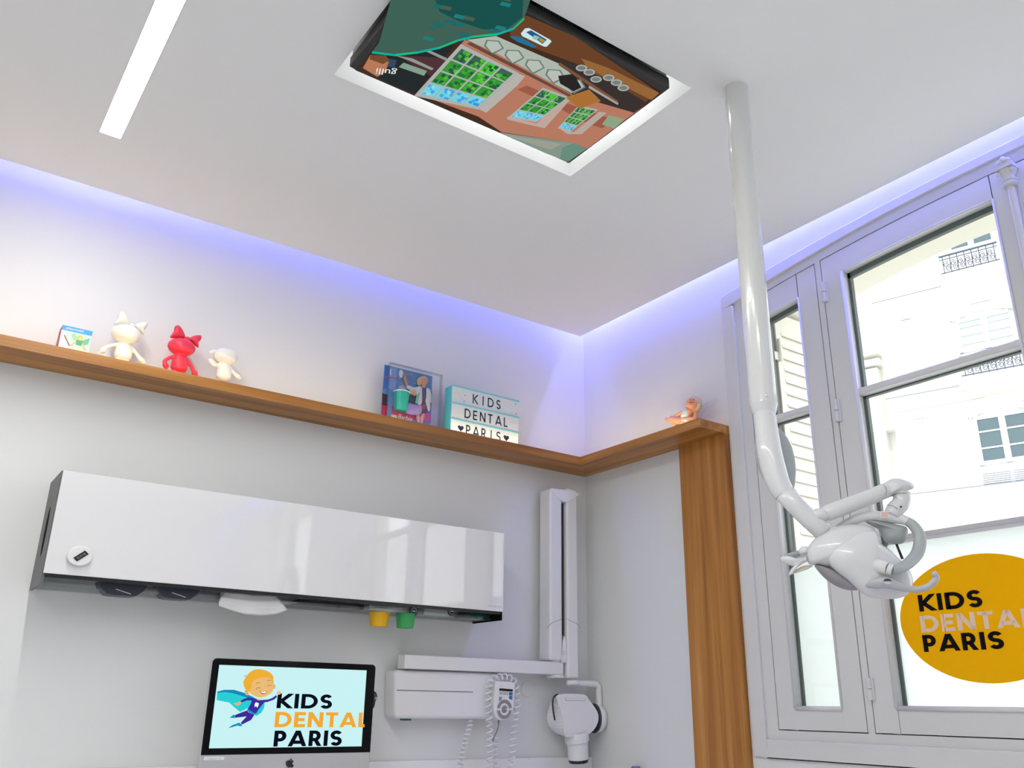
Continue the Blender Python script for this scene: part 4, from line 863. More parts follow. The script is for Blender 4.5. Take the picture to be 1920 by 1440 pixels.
for t in range(11):
    f = t / 10; row = []
    for i in range(N_ + 1):
        u = i / N_ * 5; k = min(int(u), 4); w_ = u - k; L_ = lambda q: (q[k][0] * (1 - w_) + q[k + 1][0] * w_, q[k][1] * (1 - w_) + q[k + 1][1] * w_)
        a, m_, c = L_(top), L_(mid), L_(bot); x = a[0] * (1 - f) ** 2 + 2 * m_[0] * f * (1 - f) * 1.0 + c[0] * f * f; y = a[1] * (1 - f) ** 2 + 2 * m_[1] * f * (1 - f) + c[1] * f * f
        row.append(g(x, y, .150 + .010 * math.sin(PI * f) + .006 * math.sin(u * 2.6 + f * 2.0) * f + .002 * math.sin(f * 22)))
    rows.append(row)
b.add([p for r_ in rows for p in r_], [(r_ * (N_ + 1) + i, r_ * (N_ + 1) + i + 1, (r_ + 1) * (N_ + 1) + i + 1, (r_ + 1) * (N_ + 1) + i) for r_ in range(10) for i in range(N_)])
o = b.build('mask_sheet', None, ms, smooth=True); q_ = o.modifiers.new('solid', 'SOLIDIFY'); q_.thickness = .0012

# ================================================================== THE MONITOR
MD = 0.21
mon = empty('desktop_computer', (-1.337, -MD + .03, 0.78), 'all-in-one desktop computer showing a flying cartoon boy and clinic name', 'computer')
x0, x1 = -1.602, -1.072; zt, zb_ = 1.3145, 1.0515
b = MB(); b.use(M['alu']); rc = 0.012
def rrect(x0, x1, z0, z1, r, y, top=True, bottom=True, n=6):
    P = []
    for cx_, cz_, a0, on in ((x1 - r, z1 - r, 0, top), (x0 + r, z1 - r, 90, top), (x0 + r, z0 + r, 180, bottom), (x1 - r, z0 + r, 270, bottom)):
        if on: P += [(cx_ + r * math.cos(math.radians(a0 + 90 * i / n)), y, cz_ + r * math.sin(math.radians(a0 + 90 * i / n))) for i in range(n + 1)]
        else: P.append((x0 if a0 in (90, 180) else x1, y, z0 if a0 >= 180 else z1))
    return P
b.prism(rrect(x0 - .001, x1 + .001, 0.965, zt + .001, rc, -MD + .022), (0, -.021, 0)); b.prism(rrect(x0 + .1, x1 - .1, 1.0, zt - .06, .04, -MD + .045), (0, -.024, 0))
hs = b.build('housing', None, mon, bevel=.003)
b = MB(); b.use(M['glassblack']); b.prism(rrect(x0, x1, zb_, zt, rc, -MD - .0002, True, False), (0, .0015, 0)); b.build('screen_glass', None, mon)
sx0, sx1, szt, szb = A(411, 1247, MD).x, A(687.5, 1256.5, MD).x, (A(411, 1247, MD).z + A(687.5, 1256.5, MD).z) / 2, (A(396, 1404, MD).z + A(680, 1398.5, MD).z) / 2
b = MB(); c7 = lambda x, y, k=1: Vector((A(360 + x / 5.3333, 1200 + y / 5.3333, MD).x, -MD - .0004 - .00015 * k, A(360 + x / 5.3333, 1200 + y / 5.3333, MD).z))
mc = {}
def use(c, s_=0.92):
    if c not in mc: mc[c] = glow('display_colour', srgb(*c), s_)
    b.use(mc[c])
use((190, 230, 232)); b.poly([(sx0, -MD - .0004, szb), (sx1, -MD - .0004, szb), (sx1, -MD - .0004, szt), (sx0, -MD - .0004, szt)])
def dp(pts, c, k=1, sm=0): use(c); b.poly(smooth_path([c7(x, y, k) for x, y in pts], sm, True) if sm else [c7(x, y, k) for x, y in pts])
dp([(252, 516), (320, 500), (420, 500), (520, 530), (600, 565), (650, 590), (640, 640), (560, 680), (480, 720), (420, 670), (370, 625), (300, 612), (245, 600)], (40, 196, 200), 1)
dp([(252, 516), (320, 498), (420, 498), (520, 528), (620, 574), (600, 590), (500, 560), (400, 530), (330, 520), (252, 530)], (20, 130, 180), 2)
dp([(700, 610), (726, 630), (720, 680), (690, 730), (640, 760), (620, 740), (670, 680)], (40, 190, 200), 1)
use((40, 40, 140)); 
dp([(602, 590), (640, 588), (690, 600), (724, 620), (700, 650), (668, 690), (640, 735), (600, 730), (560, 712), (552, 695), (585, 640)], (56, 44, 150), 4)
dp([(560, 575), (620, 580), (640, 600), (600, 606), (550, 604), (486, 628), (480, 610), (520, 588)], (56, 44, 150), 3); dp([(690, 600), (760, 595), (800, 580), (840, 552), (852, 566), (820, 596), (760, 618), (706, 628)], (56, 44, 150), 4)
dp([(556, 690), (630, 735), (622, 752), (545, 708)], (30, 130, 200), 5)
dp([(545, 705), (566, 725), (560, 762), (430, 778), (424, 752), (500, 722)], (60, 40, 140), 3); dp([(560, 720), (622, 750), (590, 800), (500, 845), (486, 828), (540, 770)], (60, 40, 140), 4)
dp([(374, 778), (412, 748), (436, 752), (426, 780)], (20, 140, 170), 4); dp([(362, 880), (400, 852), (470, 826), (500, 846), (492, 864), (450, 856), (400, 872)], (20, 140, 170), 4)
dp([(412, 632), (440, 630), (484, 612), (490, 630), (460, 658), (440, 650)], (214, 170, 110), 4, 2); dp([(846, 522), (870, 510), (888, 520), (884, 540), (856, 548)], (224, 180, 120), 8, 2); dp([(640, 585), (690, 592), (680, 604), (655, 602)], (224, 180, 120), 5)
dp([(626, 636), (640, 622), (668, 634), (664, 652), (652, 678), (640, 660), (624, 672)], (240, 244, 246), 6)
dp([(530, 500), (556, 510), (566, 545), (545, 552), (526, 530)], (214, 168, 100), 5, 3)
dp([(556, 430), (560, 380), (650, 360), (760, 360), (812, 400), (812, 480), (800, 520), (750, 556), (690, 574), (640, 566), (590, 540), (560, 500)], (222, 178, 112), 5, 4); dp(ell(820, 466, 13, 25), (214, 168, 100), 4)
dp([(512, 420), (530, 385), (560, 340), (610, 302), (670, 292), (740, 306), (790, 336), (812, 370), (810, 400), (800, 440), (790, 400), (760, 372), (700, 376), (650, 390), (610, 408), (596, 440), (590, 480), (574, 514), (548, 510), (522, 470)], (226, 166, 50), 6, 3)
dp([(540, 370), (512, 354), (536, 372), (524, 345), (548, 364), (545, 385)], (226, 166, 50), 6)
for pts in ([(640, 438), (655, 426), (676, 430)], [(750, 410), (765, 402), (782, 408)], [(640, 496), (652, 478), (682, 482)], [(755, 464), (772, 452), (792, 458)]):
    use((110, 70, 30)); b.tube(smooth_path([c7(x, y, 8) for x, y in pts], 4), .0006, 4)
dp([(680, 510), (712, 520), (746, 512), (742, 528), (716, 540), (692, 532)], (150, 40, 40), 8, 3); dp([(686, 513), (712, 521), (742, 514), (738, 526), (716, 533), (694, 526)], (250, 250, 250), 9)
def scr_text(txt, bl, tl, brx, c, upto=None):
    p, t_ = c7(*bl, 7), c7(*tl, 7); r = c7(brx, bl[1], 7); r.z = p.z; x_ = (p.x + t_.x) / 2; p.x = x_; use(c); stroke_text(b, txt, p, r, (0, 0, t_.z - p.z), .21, .13, upto=upto)
scr_text('KIDS', (842, 682), (856, 534), 1395, (10, 14, 26)); scr_text('PARIS', (812, 1066), (824, 906), 1492, (10, 14, 26))
p = c7(825, 873, 7); full = c7(1752, 873, 7); frac = (c7(1722, 873, 7).x - p.x) / (full.x - p.x); scr_text('DENTAL', (825, 873), (832, 718), 1752, (232, 160, 50), upto=frac)
b.build('screen_picture', None, mon, label='pale blue screen with flying caped boy and lettering')
b = MB(); b.use(M['black']); cm = c7(1050, 240, 3); b.prism([(cm.x + .0022 * math.cos(a * PI / 6), -MD - .0009, cm.z + .002 * math.sin(a * PI / 6)) for a in range(12)], (0, -.0003, 0)); b.build('webcam', None, hs)
b = MB(); b.use(M['black']); C_ = lambda x, y: Vector((A(360 + x / 5.3333, 1200 + y / 5.3333, MD).x, -MD - .0016, A(360 + x / 5.3333, 1200 + y / 5.3333, MD).z))
b.prism(smooth_path([C_(x, y) for x, y in ((978, 1204), (1000, 1202), (1014, 1212), (1003, 1226), (1004, 1244), (1016, 1256), (1004, 1272), (990, 1276), (978, 1272), (962, 1276), (948, 1262), (941, 1238), (944, 1216), (958, 1204))], 3, True), (0, -.0008, 0)); b.prism(smooth_path([C_(x, y) for x, y in ((980, 1200), (984, 1190), (998, 1186), (996, 1196))], 2, True), (0, -.0008, 0)); b.build('fruit_emblem', None, mon, label='black bitten fruit emblem')
b = MB(); b.use(M['gloss']); a_, c_ = C_(118, 1168), C_(318, 1198); b.box(a_.x, c_.x, -MD - .0022, -MD - .0010, c_.z, a_.z); b.use(M['midgrey']); font_text(b, 'CABINET 1R', (a_.x + .010, -MD - .0026, c_.z + .0018), (c_.x - .010, -MD - .0026, c_.z + .0018), (0, 0, .0032)); b.build('name_sticker', None, mon, label='white sticker with small text')
b = MB(); b.use(M['alu']); b.prism([(-1.42, -MD + .05, .78), (-1.25, -MD + .05, .78), (-1.25, -MD + .05, 1.1), (-1.42, -MD + .05, 1.1)], (0, .004, 0)); b.box(-1.43, -1.24, -MD - .06, -MD + .11, .775, .782); b.build('stand', None, mon, bevel=.001)
# worktop it stands on (below the frame)
b = MB(); b.use(M['gloss']); b.box(-2.8, -0.0045, -0.62, -0.0045, 0.745, 0.775); wt = b.build('worktop', None); tag(wt, 'white worktop under the desktop computer, just below the picture', 'worktop')
b = MB(); b.use(M['white']); b.box(-2.8, -.0045, -.60, -.0045, 0.0, 0.744); tag(b.build('base_cabinet', None, bevel=.003), 'white base cabinet carrying the worktop, below the picture', 'cabinet')
b = MB(); b.use(M['gloss']); ed = .024; p, r = A(1113, 1416, ed), A(700, 1431, ed); b.box(-1.9, -0.0045, -ed, -.0045, .776, (p.z + r.z) / 2); tag(b.build('splashback', None, bevel=.002), 'low white splashback behind the computer along the bottom right edge', 'splashback')
# black clip behind the right edge of the monitor
cl_ = empty('headset_hook', (A(702, 1310, MD - .03).x, -MD + .03, 1.12), 'small black clip peeping out behind the right edge of the computer', 'clip')
K = lambda x, y: A(360 + x / 5.3333, 1200 + y / 5.3333, MD - .028)
b = MB(); b.use(M['blackg']); b.inflate(smooth_path([K(x, y) for x, y in ((1780, 520), (1826, 512), (1848, 545), (1848, 585), (1826, 620), (1812, 650), (1815, 680), (1780, 685))], 4, True), .012, .012, (0, -1, 0), 5); b.build('clip_body', None, cl_, smooth=True)
b = MB(); b.use(M['white']); b.tube(smooth_path([K(1812, 590) + Vector((0, -.012, 0)), K(1824, 572) + Vector((0, -.012, 0)), K(1832, 585) + Vector((0, -.011, 0)), K(1822, 600) + Vector((0, -.012, 0))], 4), .0009, 6); b.build('white_mark', None, cl_)

# ================================================================== THE X-RAY ARM
xr = empty('dental_xray_unit', (-0.6, 0, 1.05), 'white wall-mounted dental x-ray unit with folded arm and tube head', 'x-ray unit')
W_ = M['white']
q8 = lambda x, y, dd: A(680 + x / 3.84, 1180 + y / 3.84, dd)
bd = .085
def fpoly(pts, dd, y1): 
    P = [q8(x, y, dd) for x, y in pts]; return P, (0, dd - y1, 0)
b = MB(); b.use(W_)
out = [(232, 292), (560, 300), (960, 314), (1010, 324), (1040, 340), (1060, 372), (1066, 420), (1052, 560), (1010, 620), (960, 645), (880, 647), (230, 643)]
P, e_ = fpoly(smooth_path([(x, y, 0) for x, y in out], 1, True) and out, bd, 0.0); b.prism([Vector((p.x, -bd, p.z)) for p in P], (0, bd - .0045, 0)); wb = b.build('wall_box', None, xr, bevel=.014, seg=5)
b = MB(); b.use(M['midgrey']); a_, c_ = q8(246, 437, bd), q8(794, 453, bd); zz = (a_.z + c_.z) / 2; b.box(a_.x, c_.x, -bd - .0008, -bd + .001, zz - .0018, zz + .0018); b.build('groove', None, wb)
b = MB(); b.use(mat('green_plastic', srgb(30, 110, 70), .4)); a_ = q8(300, 652, .05); b.box(a_.x - .012, a_.x + .016, -.07, -.04, a_.z - .002, a_.z + .012); b.build('green_switch', None, wb)
ad = .100
b = MB(); b.use(W_); P = [q8(x, y, ad) for x, y in ((308, 184), (1448, 234), (1448, 322), (308, 290))]; zt_, zb2 = (P[0].z + P[1].z) / 2, (P[2].z + P[3].z) / 2
b.box(P[0].x, P[1].x, -ad, -ad + .055, zb2, zt_); b.build('horizontal_arm', None, xr, bevel=.004, seg=3)
b = MB(); b.use(W_); hp = q8(1400, 326, ad - .03); b.lathe((hp.x - .01, -ad + .03, zb2 - .012), [(0, 0), (.030, 0), (.034, .004), (.034, .012), (0, .012)], 24); b.build('arm_pivot', None, xr, bevel=.001); b = MB(); b.use(W_); b.lathe((hp.x - .02, -ad + .03, zt_), [(0, 0), (.030, 0), (.030, .02), (0, .02)], 24); b.build('arm_pivot', None, xr, smooth=False, bevel=.001)
q1 = lambda x, y, dd: A(980 + x / 4, 880 + y / 4, dd)
cd_ = .110
def colm(xl, xr_, yt, yb, nm):
    a_, c_ = q1(xl, yt, cd_), q1(xr_, yb, cd_); b = MB(); b.use(W_); b.box(a_.x, c_.x, -cd_, -cd_ + .075, c_.z, a_.z); return b.build(nm, None, xr, bevel=.010, seg=4)
c0_ = colm(206, 302, 138, 1436, 'folding_arm'); c1_ = colm(330, 425, 138, 1570, 'folding_arm')
a_ = q1(210, 138, cd_ + .002); r_ = q1(422, 142, cd_ + .002); bt = q1(312, 248, cd_ + .002)
b = MB(); b.use(M['gloss']); w_ = r_.x - a_.x; h_ = a_.z - bt.z; b.prism(smooth_path([Vector((a_.x + w_ * u, -cd_ - .003, a_.z - h_ * v)) for u, v in ((0.02, .06), (.12, 0), (.88, 0), (.98, .08), (.95, .22), (.72, .72), (.5, .98), (.28, .72), (.05, .25))], 4, True), (0, .06, 0)); b.build('elbow_cap', None, xr, bevel=.002)
b = MB(); b.use(M['grey']); a_, r_ = q1(303, 250, cd_ - .02), q1(322, 1245, cd_ - .02); b.box(a_.x, a_.x + (q1(322, 250, cd_ - .02).x - a_.x), -cd_ + .02, -.03, r_.z, a_.z); b.build('inner_spring', None, xr)
b = MB(); b.use(M['midgrey'])
for pts in ([(178, 1195), (215, 1155), (260, 1135), (292, 1122)], [(334, 1122), (370, 1140), (410, 1162), (434, 1190)]): b.tube(smooth_path([q1(x, y, cd_ + .0008) for x, y in pts], 5), .0008, 5)
b.build('cover_seam', None, c0_)
b = MB(); b.use(M['white']); a_ = q1(308, 1300, cd_ - .01); b.inflate(smooth_path([q1(x, y, cd_ - .01) for x, y in ((312, 1246), (326, 1300), (330, 1420), (330, 1450), (288, 1450), (286, 1420), (298, 1300))], 3, True), .008, .008, (0, -1, 0), 4); b.build('cable_guide', None, xr, smooth=True)
b = MB(); b.use(M['chrome']); 
for k in (299, 321): p = q1(k, 1376, cd_ + .001); b.ball(p, .0035, .003, .006)
b.build('screw', None, xr, smooth=True)
yd = .085
b = MB(); b.use(W_); J = lambda x, y, dd=yd: A(1040 + x / 4.8, 1180 + y / 4.8, dd)
pth = smooth_path([J(110, 480), J(230, 488), J(340, 492), J(375, 500), J(393, 530), J(396, 600), J(398, 720)], 6); b.tube(pth, .0125, 16, flat=1.0)
b.lathe(J(160, 500) - Vector((0, 0, .001)), [(0, 0), (.024, 0), (.028, .004), (.028, .018), (0, .018)], 24); b.build('yoke', None, xr, smooth=True)
hc = q8(1700, 640, yd - .01); ax = Vector((1.0, -.16, 0)).normalized()
r_d = abs(A(1110, 1320, yd).z - A(1110, 1372, yd).z) / 2 * 1.08
cc = J(380, 800, yd - .005)
b = MB(); b.use(W_); b.lathe(cc - ax * .012, [(0, 0), (r_d * .96, 0), (r_d * 1.0, .006), (r_d * .95, .024), (r_d * .72, .036), (0, .040)], 36, axis=ax); b.build('swivel_drum', None, xr, smooth=True)
b = MB(); b.use(M['dark']); b.lathe(cc - ax * .019, [(0, 0), (r_d * 1.0, 0), (r_d * 1.0, .0085), (0, .0085)], 36, axis=ax); b.build('swivel_ring', None, xr)
b = MB(); b.use(W_); od = .135
out = [(1412, 468), (1590, 468), (1625, 500), (1670, 560), (1696, 610), (1694, 670), (1660, 730), (1600, 768), (1520, 774), (1462, 772), (1448, 730), (1452, 670), (1434, 600), (1404, 520)]
bk = dict(zip([(1462, 772), (1448, 730), (1452, 670), (1434, 600), (1404, 520), (1412, 468)], [(1432, 770), (1384, 742), (1340, 694), (1326, 636), (1344, 550), (1374, 490)]))
F_ = [Vector((q8(x, y, od).x, -od, q8(x, y, od).z)) for x, y in out]; K_ = [Vector((q8(*bk[(x, y)], .055).x, -.055, q8(*bk[(x, y)], .055).z)) if (x, y) in bk else Vector((q8(x, y, od).x - .004, -.055, q8(x, y, od).z)) for x, y in out]
F_ = smooth_path(F_, 3, True); K_ = smooth_path(K_, 3, True); n_ = len(F_); b.add(F_ + K_, [list(range(n_)), list(range(n_, 2 * n_))[::-1]] + [(i, n_ + i, n_ + (i + 1) % n_, (i + 1) % n_) for i in range(n_)]); hd = b.build('tube_head', None, xr, bevel=.011, seg=5)
b = MB(); b.use(M['black']); b.tube(smooth_path([q8(x, y, od - .028) for x, y in ((1404, 468), (1378, 486), (1368, 530), (1374, 600), (1384, 655))], 6), .0030, 8); b.build('head_seam', None, hd, smooth=True)
b = MB(); b.use(M['midgrey']); a_, c_ = q8(1460, 494, od), q8(1602, 516, od); b.box(a_.x, c_.x, -od - .0006, -od + .001, c_.z, a_.z); b.use(W_); b.box(a_.x + .0015, c_.x - .0015, -od - .0012, -od + .001, c_.z + .0015, a_.z - .0005); b.build('recess_plate', None, hd)
b = MB(); b.use(W_); n0, n1, n2 = q8(1535, 740, od - .03), q8(1545, 810, od - .032), q8(1553, 935, od - .036); wq = abs(q8(1610, 935, od).x - q8(1494, 935, od).x) / 2
b.tube([n0, n0 * .5 + n1 * .5, n1], [wq * 1.15, wq * 1.22, wq * 1.22], 28); b.build('cone_collar', None, xr, bevel=.002)
b = MB(); b.use(W_); b.tube([n0, n1, n2], [wq * 1.0, wq * 1.04, wq * .98], 28); b.build('aiming_cone', None, xr, bevel=.0006)
b = MB(); b.use(M['black']); dv = (n2 - n1).normalized(); b.tube([n2 + dv * .0006, n2 + dv * .011], [wq * .99, wq * .93], 28); b.build('cone_tip', None, xr)
# round blanking plate
p = A(988.5, 1291.5, .0045); b = MB(); b.use(M['lower']); b.prism([(p.x + .030 * math.cos(a * PI / 24), -.0044, p.z + .030 * math.sin(a * PI / 24)) for a in range(48)], (0, -.003, 0)); tag(b.build('cover_plate', None, bevel=.001), 'round white blanking plate on the wall right of the handset', 'cover plate')
# handset and its coiled cords
hdd = .120
h7 = lambda x, y, dd=hdd: A(900 + x / 13.09, 1250 + y / 13.09, dd)
hs_ = empty('control_handset', h7(600, 1300, .1), 'white remote control handset with blue keys hung on the x-ray box', 'remote control')
out = [(400, 365), (430, 350), (620, 366), (800, 385), (845, 410), (856, 470), (852, 620), (842, 800), (836, 960), (810, 1080), (760, 1180), (690, 1250), (610, 1300), (530, 1318), (460, 1300), (410, 1250), (372, 1160), (352, 1060), (362, 800), (378, 560), (385, 420)]
b = MB(); b.use(M['white']); P = smooth_path([h7(x, y) for x, y in out], 2, True); b.prism(P, (0, hdd - bd - .003, 0)); hb = b.build('handset_body', None, hs_, bevel=.004, seg=4)
b = MB(); L = lambda x, y, k=1: h7(x, y, hdd + .0007 * k)
b.use(M['gloss']); b.poly([L(x, y) for x, y in ((470, 420), (800, 450), (812, 560), (800, 820), (770, 1080), (700, 1210), (560, 1290), (470, 1240), (430, 1080), (440, 760))]); b.build('face_plate', None, hb)
b = MB(); b.use(M['blackg']); b.prism([L(474, 530, 2), L(802, 556, 2), L(800, 614, 2), L(472, 588, 2)], (0, -.0005, 0)); b.build('display', None, hb)
b = MB(); b.use(mat('key_blue', srgb(50, 110, 180), .4)); b.prism([L(x, y, 2) for x, y in ((714, 626), (798, 634), (796, 706), (714, 700))], (0, -.001, 0)); b.build('key', None, hb, label='blue key')
b = MB(); b.use(mat('key_blue2', srgb(50, 110, 180), .4)); b.prism([L(x, y, 2) for x, y in ((714, 716), (796, 722), (786, 812), (712, 786))], (0, -.001, 0)); b.build('key', None, hb, label='blue key')
b = MB(); b.use(mat('key_pale', srgb(176, 190, 196), .4)); b.prism([L(x, y, 2) for x, y in ((476, 616), (560, 622), (556, 684), (476, 676))], (0, -.001, 0)); b.prism([L(x, y, 2) for x, y in ((575, 624), (696, 634), (694, 690), (575, 684))], (0, -.001, 0)); b.build('key_label', None, hb)
b = MB(); b.use(M['midgrey']); b.prism([L(x, y, 2) for x, y in ((476, 738), (498, 738), (496, 842), (466, 840))], (0, -.001, 0)); b.prism([L(x, y, 2) for x, y in ((508, 740), (534, 742), (528, 800), (506, 826))], (0, -.001, 0)); b.build('key', None, hb, label='grey key')
b = MB(); b.use(M['midgrey'])
def ring(a0, a1, k0, k1):
    n = 14; cx_, cy_, rx_, ry_ = 598, 1045, 180, 238; po = [L(cx_ + rx_ * k1 * math.cos(math.radians(a0 + (a1 - a0) * i / n)) + 10 * math.sin(math.radians(a0 + (a1 - a0) * i / n)) * -1, cy_ + ry_ * k1 * math.sin(math.radians(a0 + (a1 - a0) * i / n)), 2) for i in range(n + 1)]
    pi_ = [L(cx_ + rx_ * k0 * math.cos(math.radians(a1 + (a0 - a1) * i / n)), cy_ + ry_ * k0 * math.sin(math.radians(a1 + (a0 - a1) * i / n)), 2) for i in range(n + 1)]
    b.prism(po + pi_, (0, -.0008, 0))
ring(188, 352, .64, 1.0); ring(8, 172, .64, 1.0); b.build('key_ring', None, hb)
b = MB(); b.use(M['midgrey']); 
for a0, a1 in ((190, 350), (10, 86), (94, 170)): ring(a0, a1, .02, .40)
b.build('centre_keys', None, hb)
b = MB(); b.use(M['dark']); f0, f1 = L(474, 480, 2), L(560, 486, 2); f1.z = f0.z; font_text(b, 'Planmeca', f0, f1, (0, 0, .0018)); b.build('badge', None, hb, label='tiny dark maker name')
b = MB(); b.use(M['midgrey']); b.tube([h7(460, 1310, hdd - .015), h7(455, 1400, hdd - .015)], [.0042, .003], 10); b.tube(smooth_path([h7(455, 1400, hdd - .015), h7(440, 1500, .10), h7(400, 1620, .09), h7(330, 1760, .09), h7(300, 1900, .09)], 5), .0022, 8); b.build('cord_stub', None, hs_, smooth=True)
def coil(pts, dd, name, lab, turns, rad=.0105, wire=.0029):
    P = smooth_path([A(x, y, dd) for x, y in pts], 14); L_ = [0]
    for i in range(1, len(P)): L_.append(L_[-1] + (P[i] - P[i - 1]).length)
    out = []; n = int(turns * 12); k = 0; T_ = L_[-1]
    for i in range(n + 1):
        s_ = T_ * i / n
        while k < len(P) - 2 and L_[k + 1] < s_: k += 1
        f = (s_ - L_[k]) / max(1e-6, L_[k + 1] - L_[k]); c = P[k].lerp(P[k + 1], f); t = (P[k + 1] - P[k]).normalized(); u = Vector((0, -1, 0)); w = t.cross(u).normalized(); a = 2 * PI * i / 12
        out.append(c + (u * math.cos(a) + w * math.sin(a)) * rad)
    b = MB(); b.use(M['white']); b.tube(out, wire, 7); o = b.build(name, None, smooth=True); tag(o, lab, 'cord', 'coiled cords of the x-ray unit'); return o
coil([(918, 1446), (919, 1400), (917, 1350), (915, 1310), (919, 1281), (930, 1271), (948, 1269), (963, 1277), (969, 1300), (968, 1340), (963, 1380), (958, 1446)], .108, 'coiled_cord', 'white coiled cord looped over the top of the remote handset', 33)
coil([(884, 1352), (880, 1364), (872, 1392), (866, 1420), (862, 1446)], .070, 'coiled_cord', 'white coiled cord hanging alone left of the handset below the x-ray box', 11, .0085)
coil([(932, 1384), (927, 1410), (930, 1446)], .090, 'coiled_cord', 'short coiled cord end just below the handset, beside the long loop', 6, .0095)
b = MB(); b.use(mat('lavender_plastic', srgb(120, 120, 170), .4)); p = A(1192, 1440, .30); b.lathe((p.x, -.30, .776), [(0, 0), (.028, 0), (.028, p.z - .776 - .012), (.018, p.z - .776), (.014, p.z - .776 + .006), (0, p.z - .776 + .007)], 24); tag(b.build('bottle', None), 'rounded lavender top of a bottle just showing at the bottom edge', 'bottle')

# ================================================================== THE OPERATING LAMP
PC = Vector((-0.845, -1.667, 0)); hf = Vector((fwd.x, fwd.y, 0)).normalized()
def L_(x, y, off=0.0):               # vertical plane through the pole that faces the room's viewer; off = metres nearer
    r = ray(x, y); t = ((PC - CAM).dot(hf) - off) / r.dot(hf); return CAM + r * t
lamp = empty('dental_lamp', (PC.x, PC.y, CZ), 'white dental operating lamp on a long ceiling pole before the window', 'lamp')
zc = L_(1434, 745).z; LW = M['lampw']
b = MB(); b.use(M['pole']); b.lathe((PC.x, PC.y, zc), [(0.0, 0), (.0315, 0), (.0315, CZ - zc), (0, CZ - zc)], 40); b.build('pole', None, lamp)
b = MB(); b.use(LW); zl = L_(1434, 776).z; b.lathe((PC.x, PC.y, zl), [(0, 0), (.0262, 0), (.0285, .010), (.0318, .022), (.0322, zc - zl), (0, zc - zl)], 40); b.build('collar', None, lamp, bevel=.0008)
b = MB(); b.use(M['chrome']); sp = L_(1437, 741, .032); b.ball(sp, .0042); b.build('set_screw', None, lamp, smooth=True)
qc = lambda x, y, o=0: L_(1380 + x / 5.54, 740 + y / 5.54, o)
P = smooth_path([Vector((PC.x, PC.y, zl + .004)), qc(312, 330, .01), qc(330, 480, .02), qc(352, 620, .03), qc(392, 780, .035), qc(445, 930, .04), qc(510, 1040, .045)], 8)
b = MB(); b.use(LW); b.tube(P, lerp_list([.0252, .0258, .0268, .0275, .0272, .0250, .0227], len(P)), 28); b.build('curved_tube', None, lamp, smooth=True)
b = MB(); b.use(LW); P2 = [qc(500, 1020, .045), qc(620, 1150, .05), qc(760, 1290, .055), qc(900, 1420, .06), qc(925, 1445, .06)]; b.tube(P2, [.0225, .0215, .021, .0205, .014], 24); a1_ = b.build('lower_arm', None, lamp, smooth=True)
b = MB(); b.use(M['lampg']); d_ = (P2[3] - P2[0]).normalized(); sdv = Vector((0, 0, 1)).cross(hf).normalized()
for o in (.006, .013): b.tube([qc(545 + o * 2000, 990 - 0, .062), qc(770 + o * 1500, 1240, .072)], .0009, 6)
b.build('arm_groove', None, a1_)
b = MB(); b.use(M['white']); b.use(mat('label_print', srgb(214, 222, 230), .4)); 
def on_pole(u, v, r=.0264): # patch on the tube just below the collar
    a = math.radians(u); c = Vector((PC.x, PC.y, 0)); s_ = hf * -math.cos(a) + hf.cross(Vector((0, 0, 1))) * math.sin(a); z0 = L_(1433, 779).z; t = min(1, v / .03)
    c -= hf * (.002 + .18 * v); return Vector((c.x, c.y, z0 - v)) + s_ * r
for i in range(8): b.poly([on_pole(-46 + i * 12, 0), on_pole(-34 + i * 12, 0), on_pole(-34 + i * 12, .022), on_pole(-46 + i * 12, .022)])
b.use(M['dark'])
for r_i, (v, u0, u1) in enumerate(((.003, -40, -22), (.003, -14, 14), (.007, -40, -30), (.007, -10, 22), (.011, -38, -28), (.011, -10, 20), (.015, -10, 10), (.018, 26, 34))):
    n = 3
    for i in range(n): w0 = u0 + (u1 - u0) * i / n; w1 = u0 + (u1 - u0) * (i + .8) / n; b.poly([on_pole(w0, v, .0266), on_pole(w1, v, .0266), on_pole(w1, v + .0016, .0266), on_pole(w0, v + .0016, .0266)])
b.build('rating_label', None, lamp, label='small printed label below the collar')
b = MB(); b.use(M['lampg']); out = [(300, 300), (420, 335), (480, 380), (530, 440), (580, 540), (608, 650), (622, 760), (618, 880), (598, 990), (520, 1010), (380, 960), (310, 905), (262, 820), (222, 720), (202, 590), (205, 490), (218, 430), (250, 350)]
b.inflate(smooth_path([qc(x, y, -.020) for x, y in out], 2, True), .012, .030, -hf, 8); b.build('elbow_cover', None, lamp, smooth=True)
q5 = lambda x, y, o=0: L_(1450 + x / 5.54, 880 + y / 5.54, o)
b = MB(); b.use(LW); b.lathe(q5(525, 610, .06), [(0, 0), (.0085, 0), (.0085, .040), (0, .040)], 20); b.ball(q5(480, 482, .06), .022, .020, .016); b.build('arm_joint', None, lamp, smooth=True)
b = MB(); b.use(LW); P3 = [q5(470, 478, .06), q5(560, 455, .06), q5(800, 365, .06), q5(1000, 290, .06), q5(1160, 222, .06), q5(1260, 190, .06)]; b.tube(P3, [.010, .0175, .0172, .0168, .0165, .0165], 24, up=(0, 0, 1)); ua = b.build('upper_arm', None, lamp, smooth=True)
b = MB(); b.use(M['midgrey']); b.tube(smooth_path([q5(1150, 165, .0765), q5(1178, 215, .079), q5(1165, 275, .0765)], 4), .0006, 5); b.build('arm_seam', None, ua)
b = MB(); b.use(LW); b.inflate(smooth_path([q5(x, y, .062) for x, y in ((1150, 150), (1230, 100), (1310, 98), (1400, 130), (1455, 170), (1445, 205), (1400, 220), (1330, 255), (1240, 262), (1180, 270), (1160, 220))], 4, True), .024, .022, -hf, 7); b.build('end_cap', None, lamp, smooth=True)
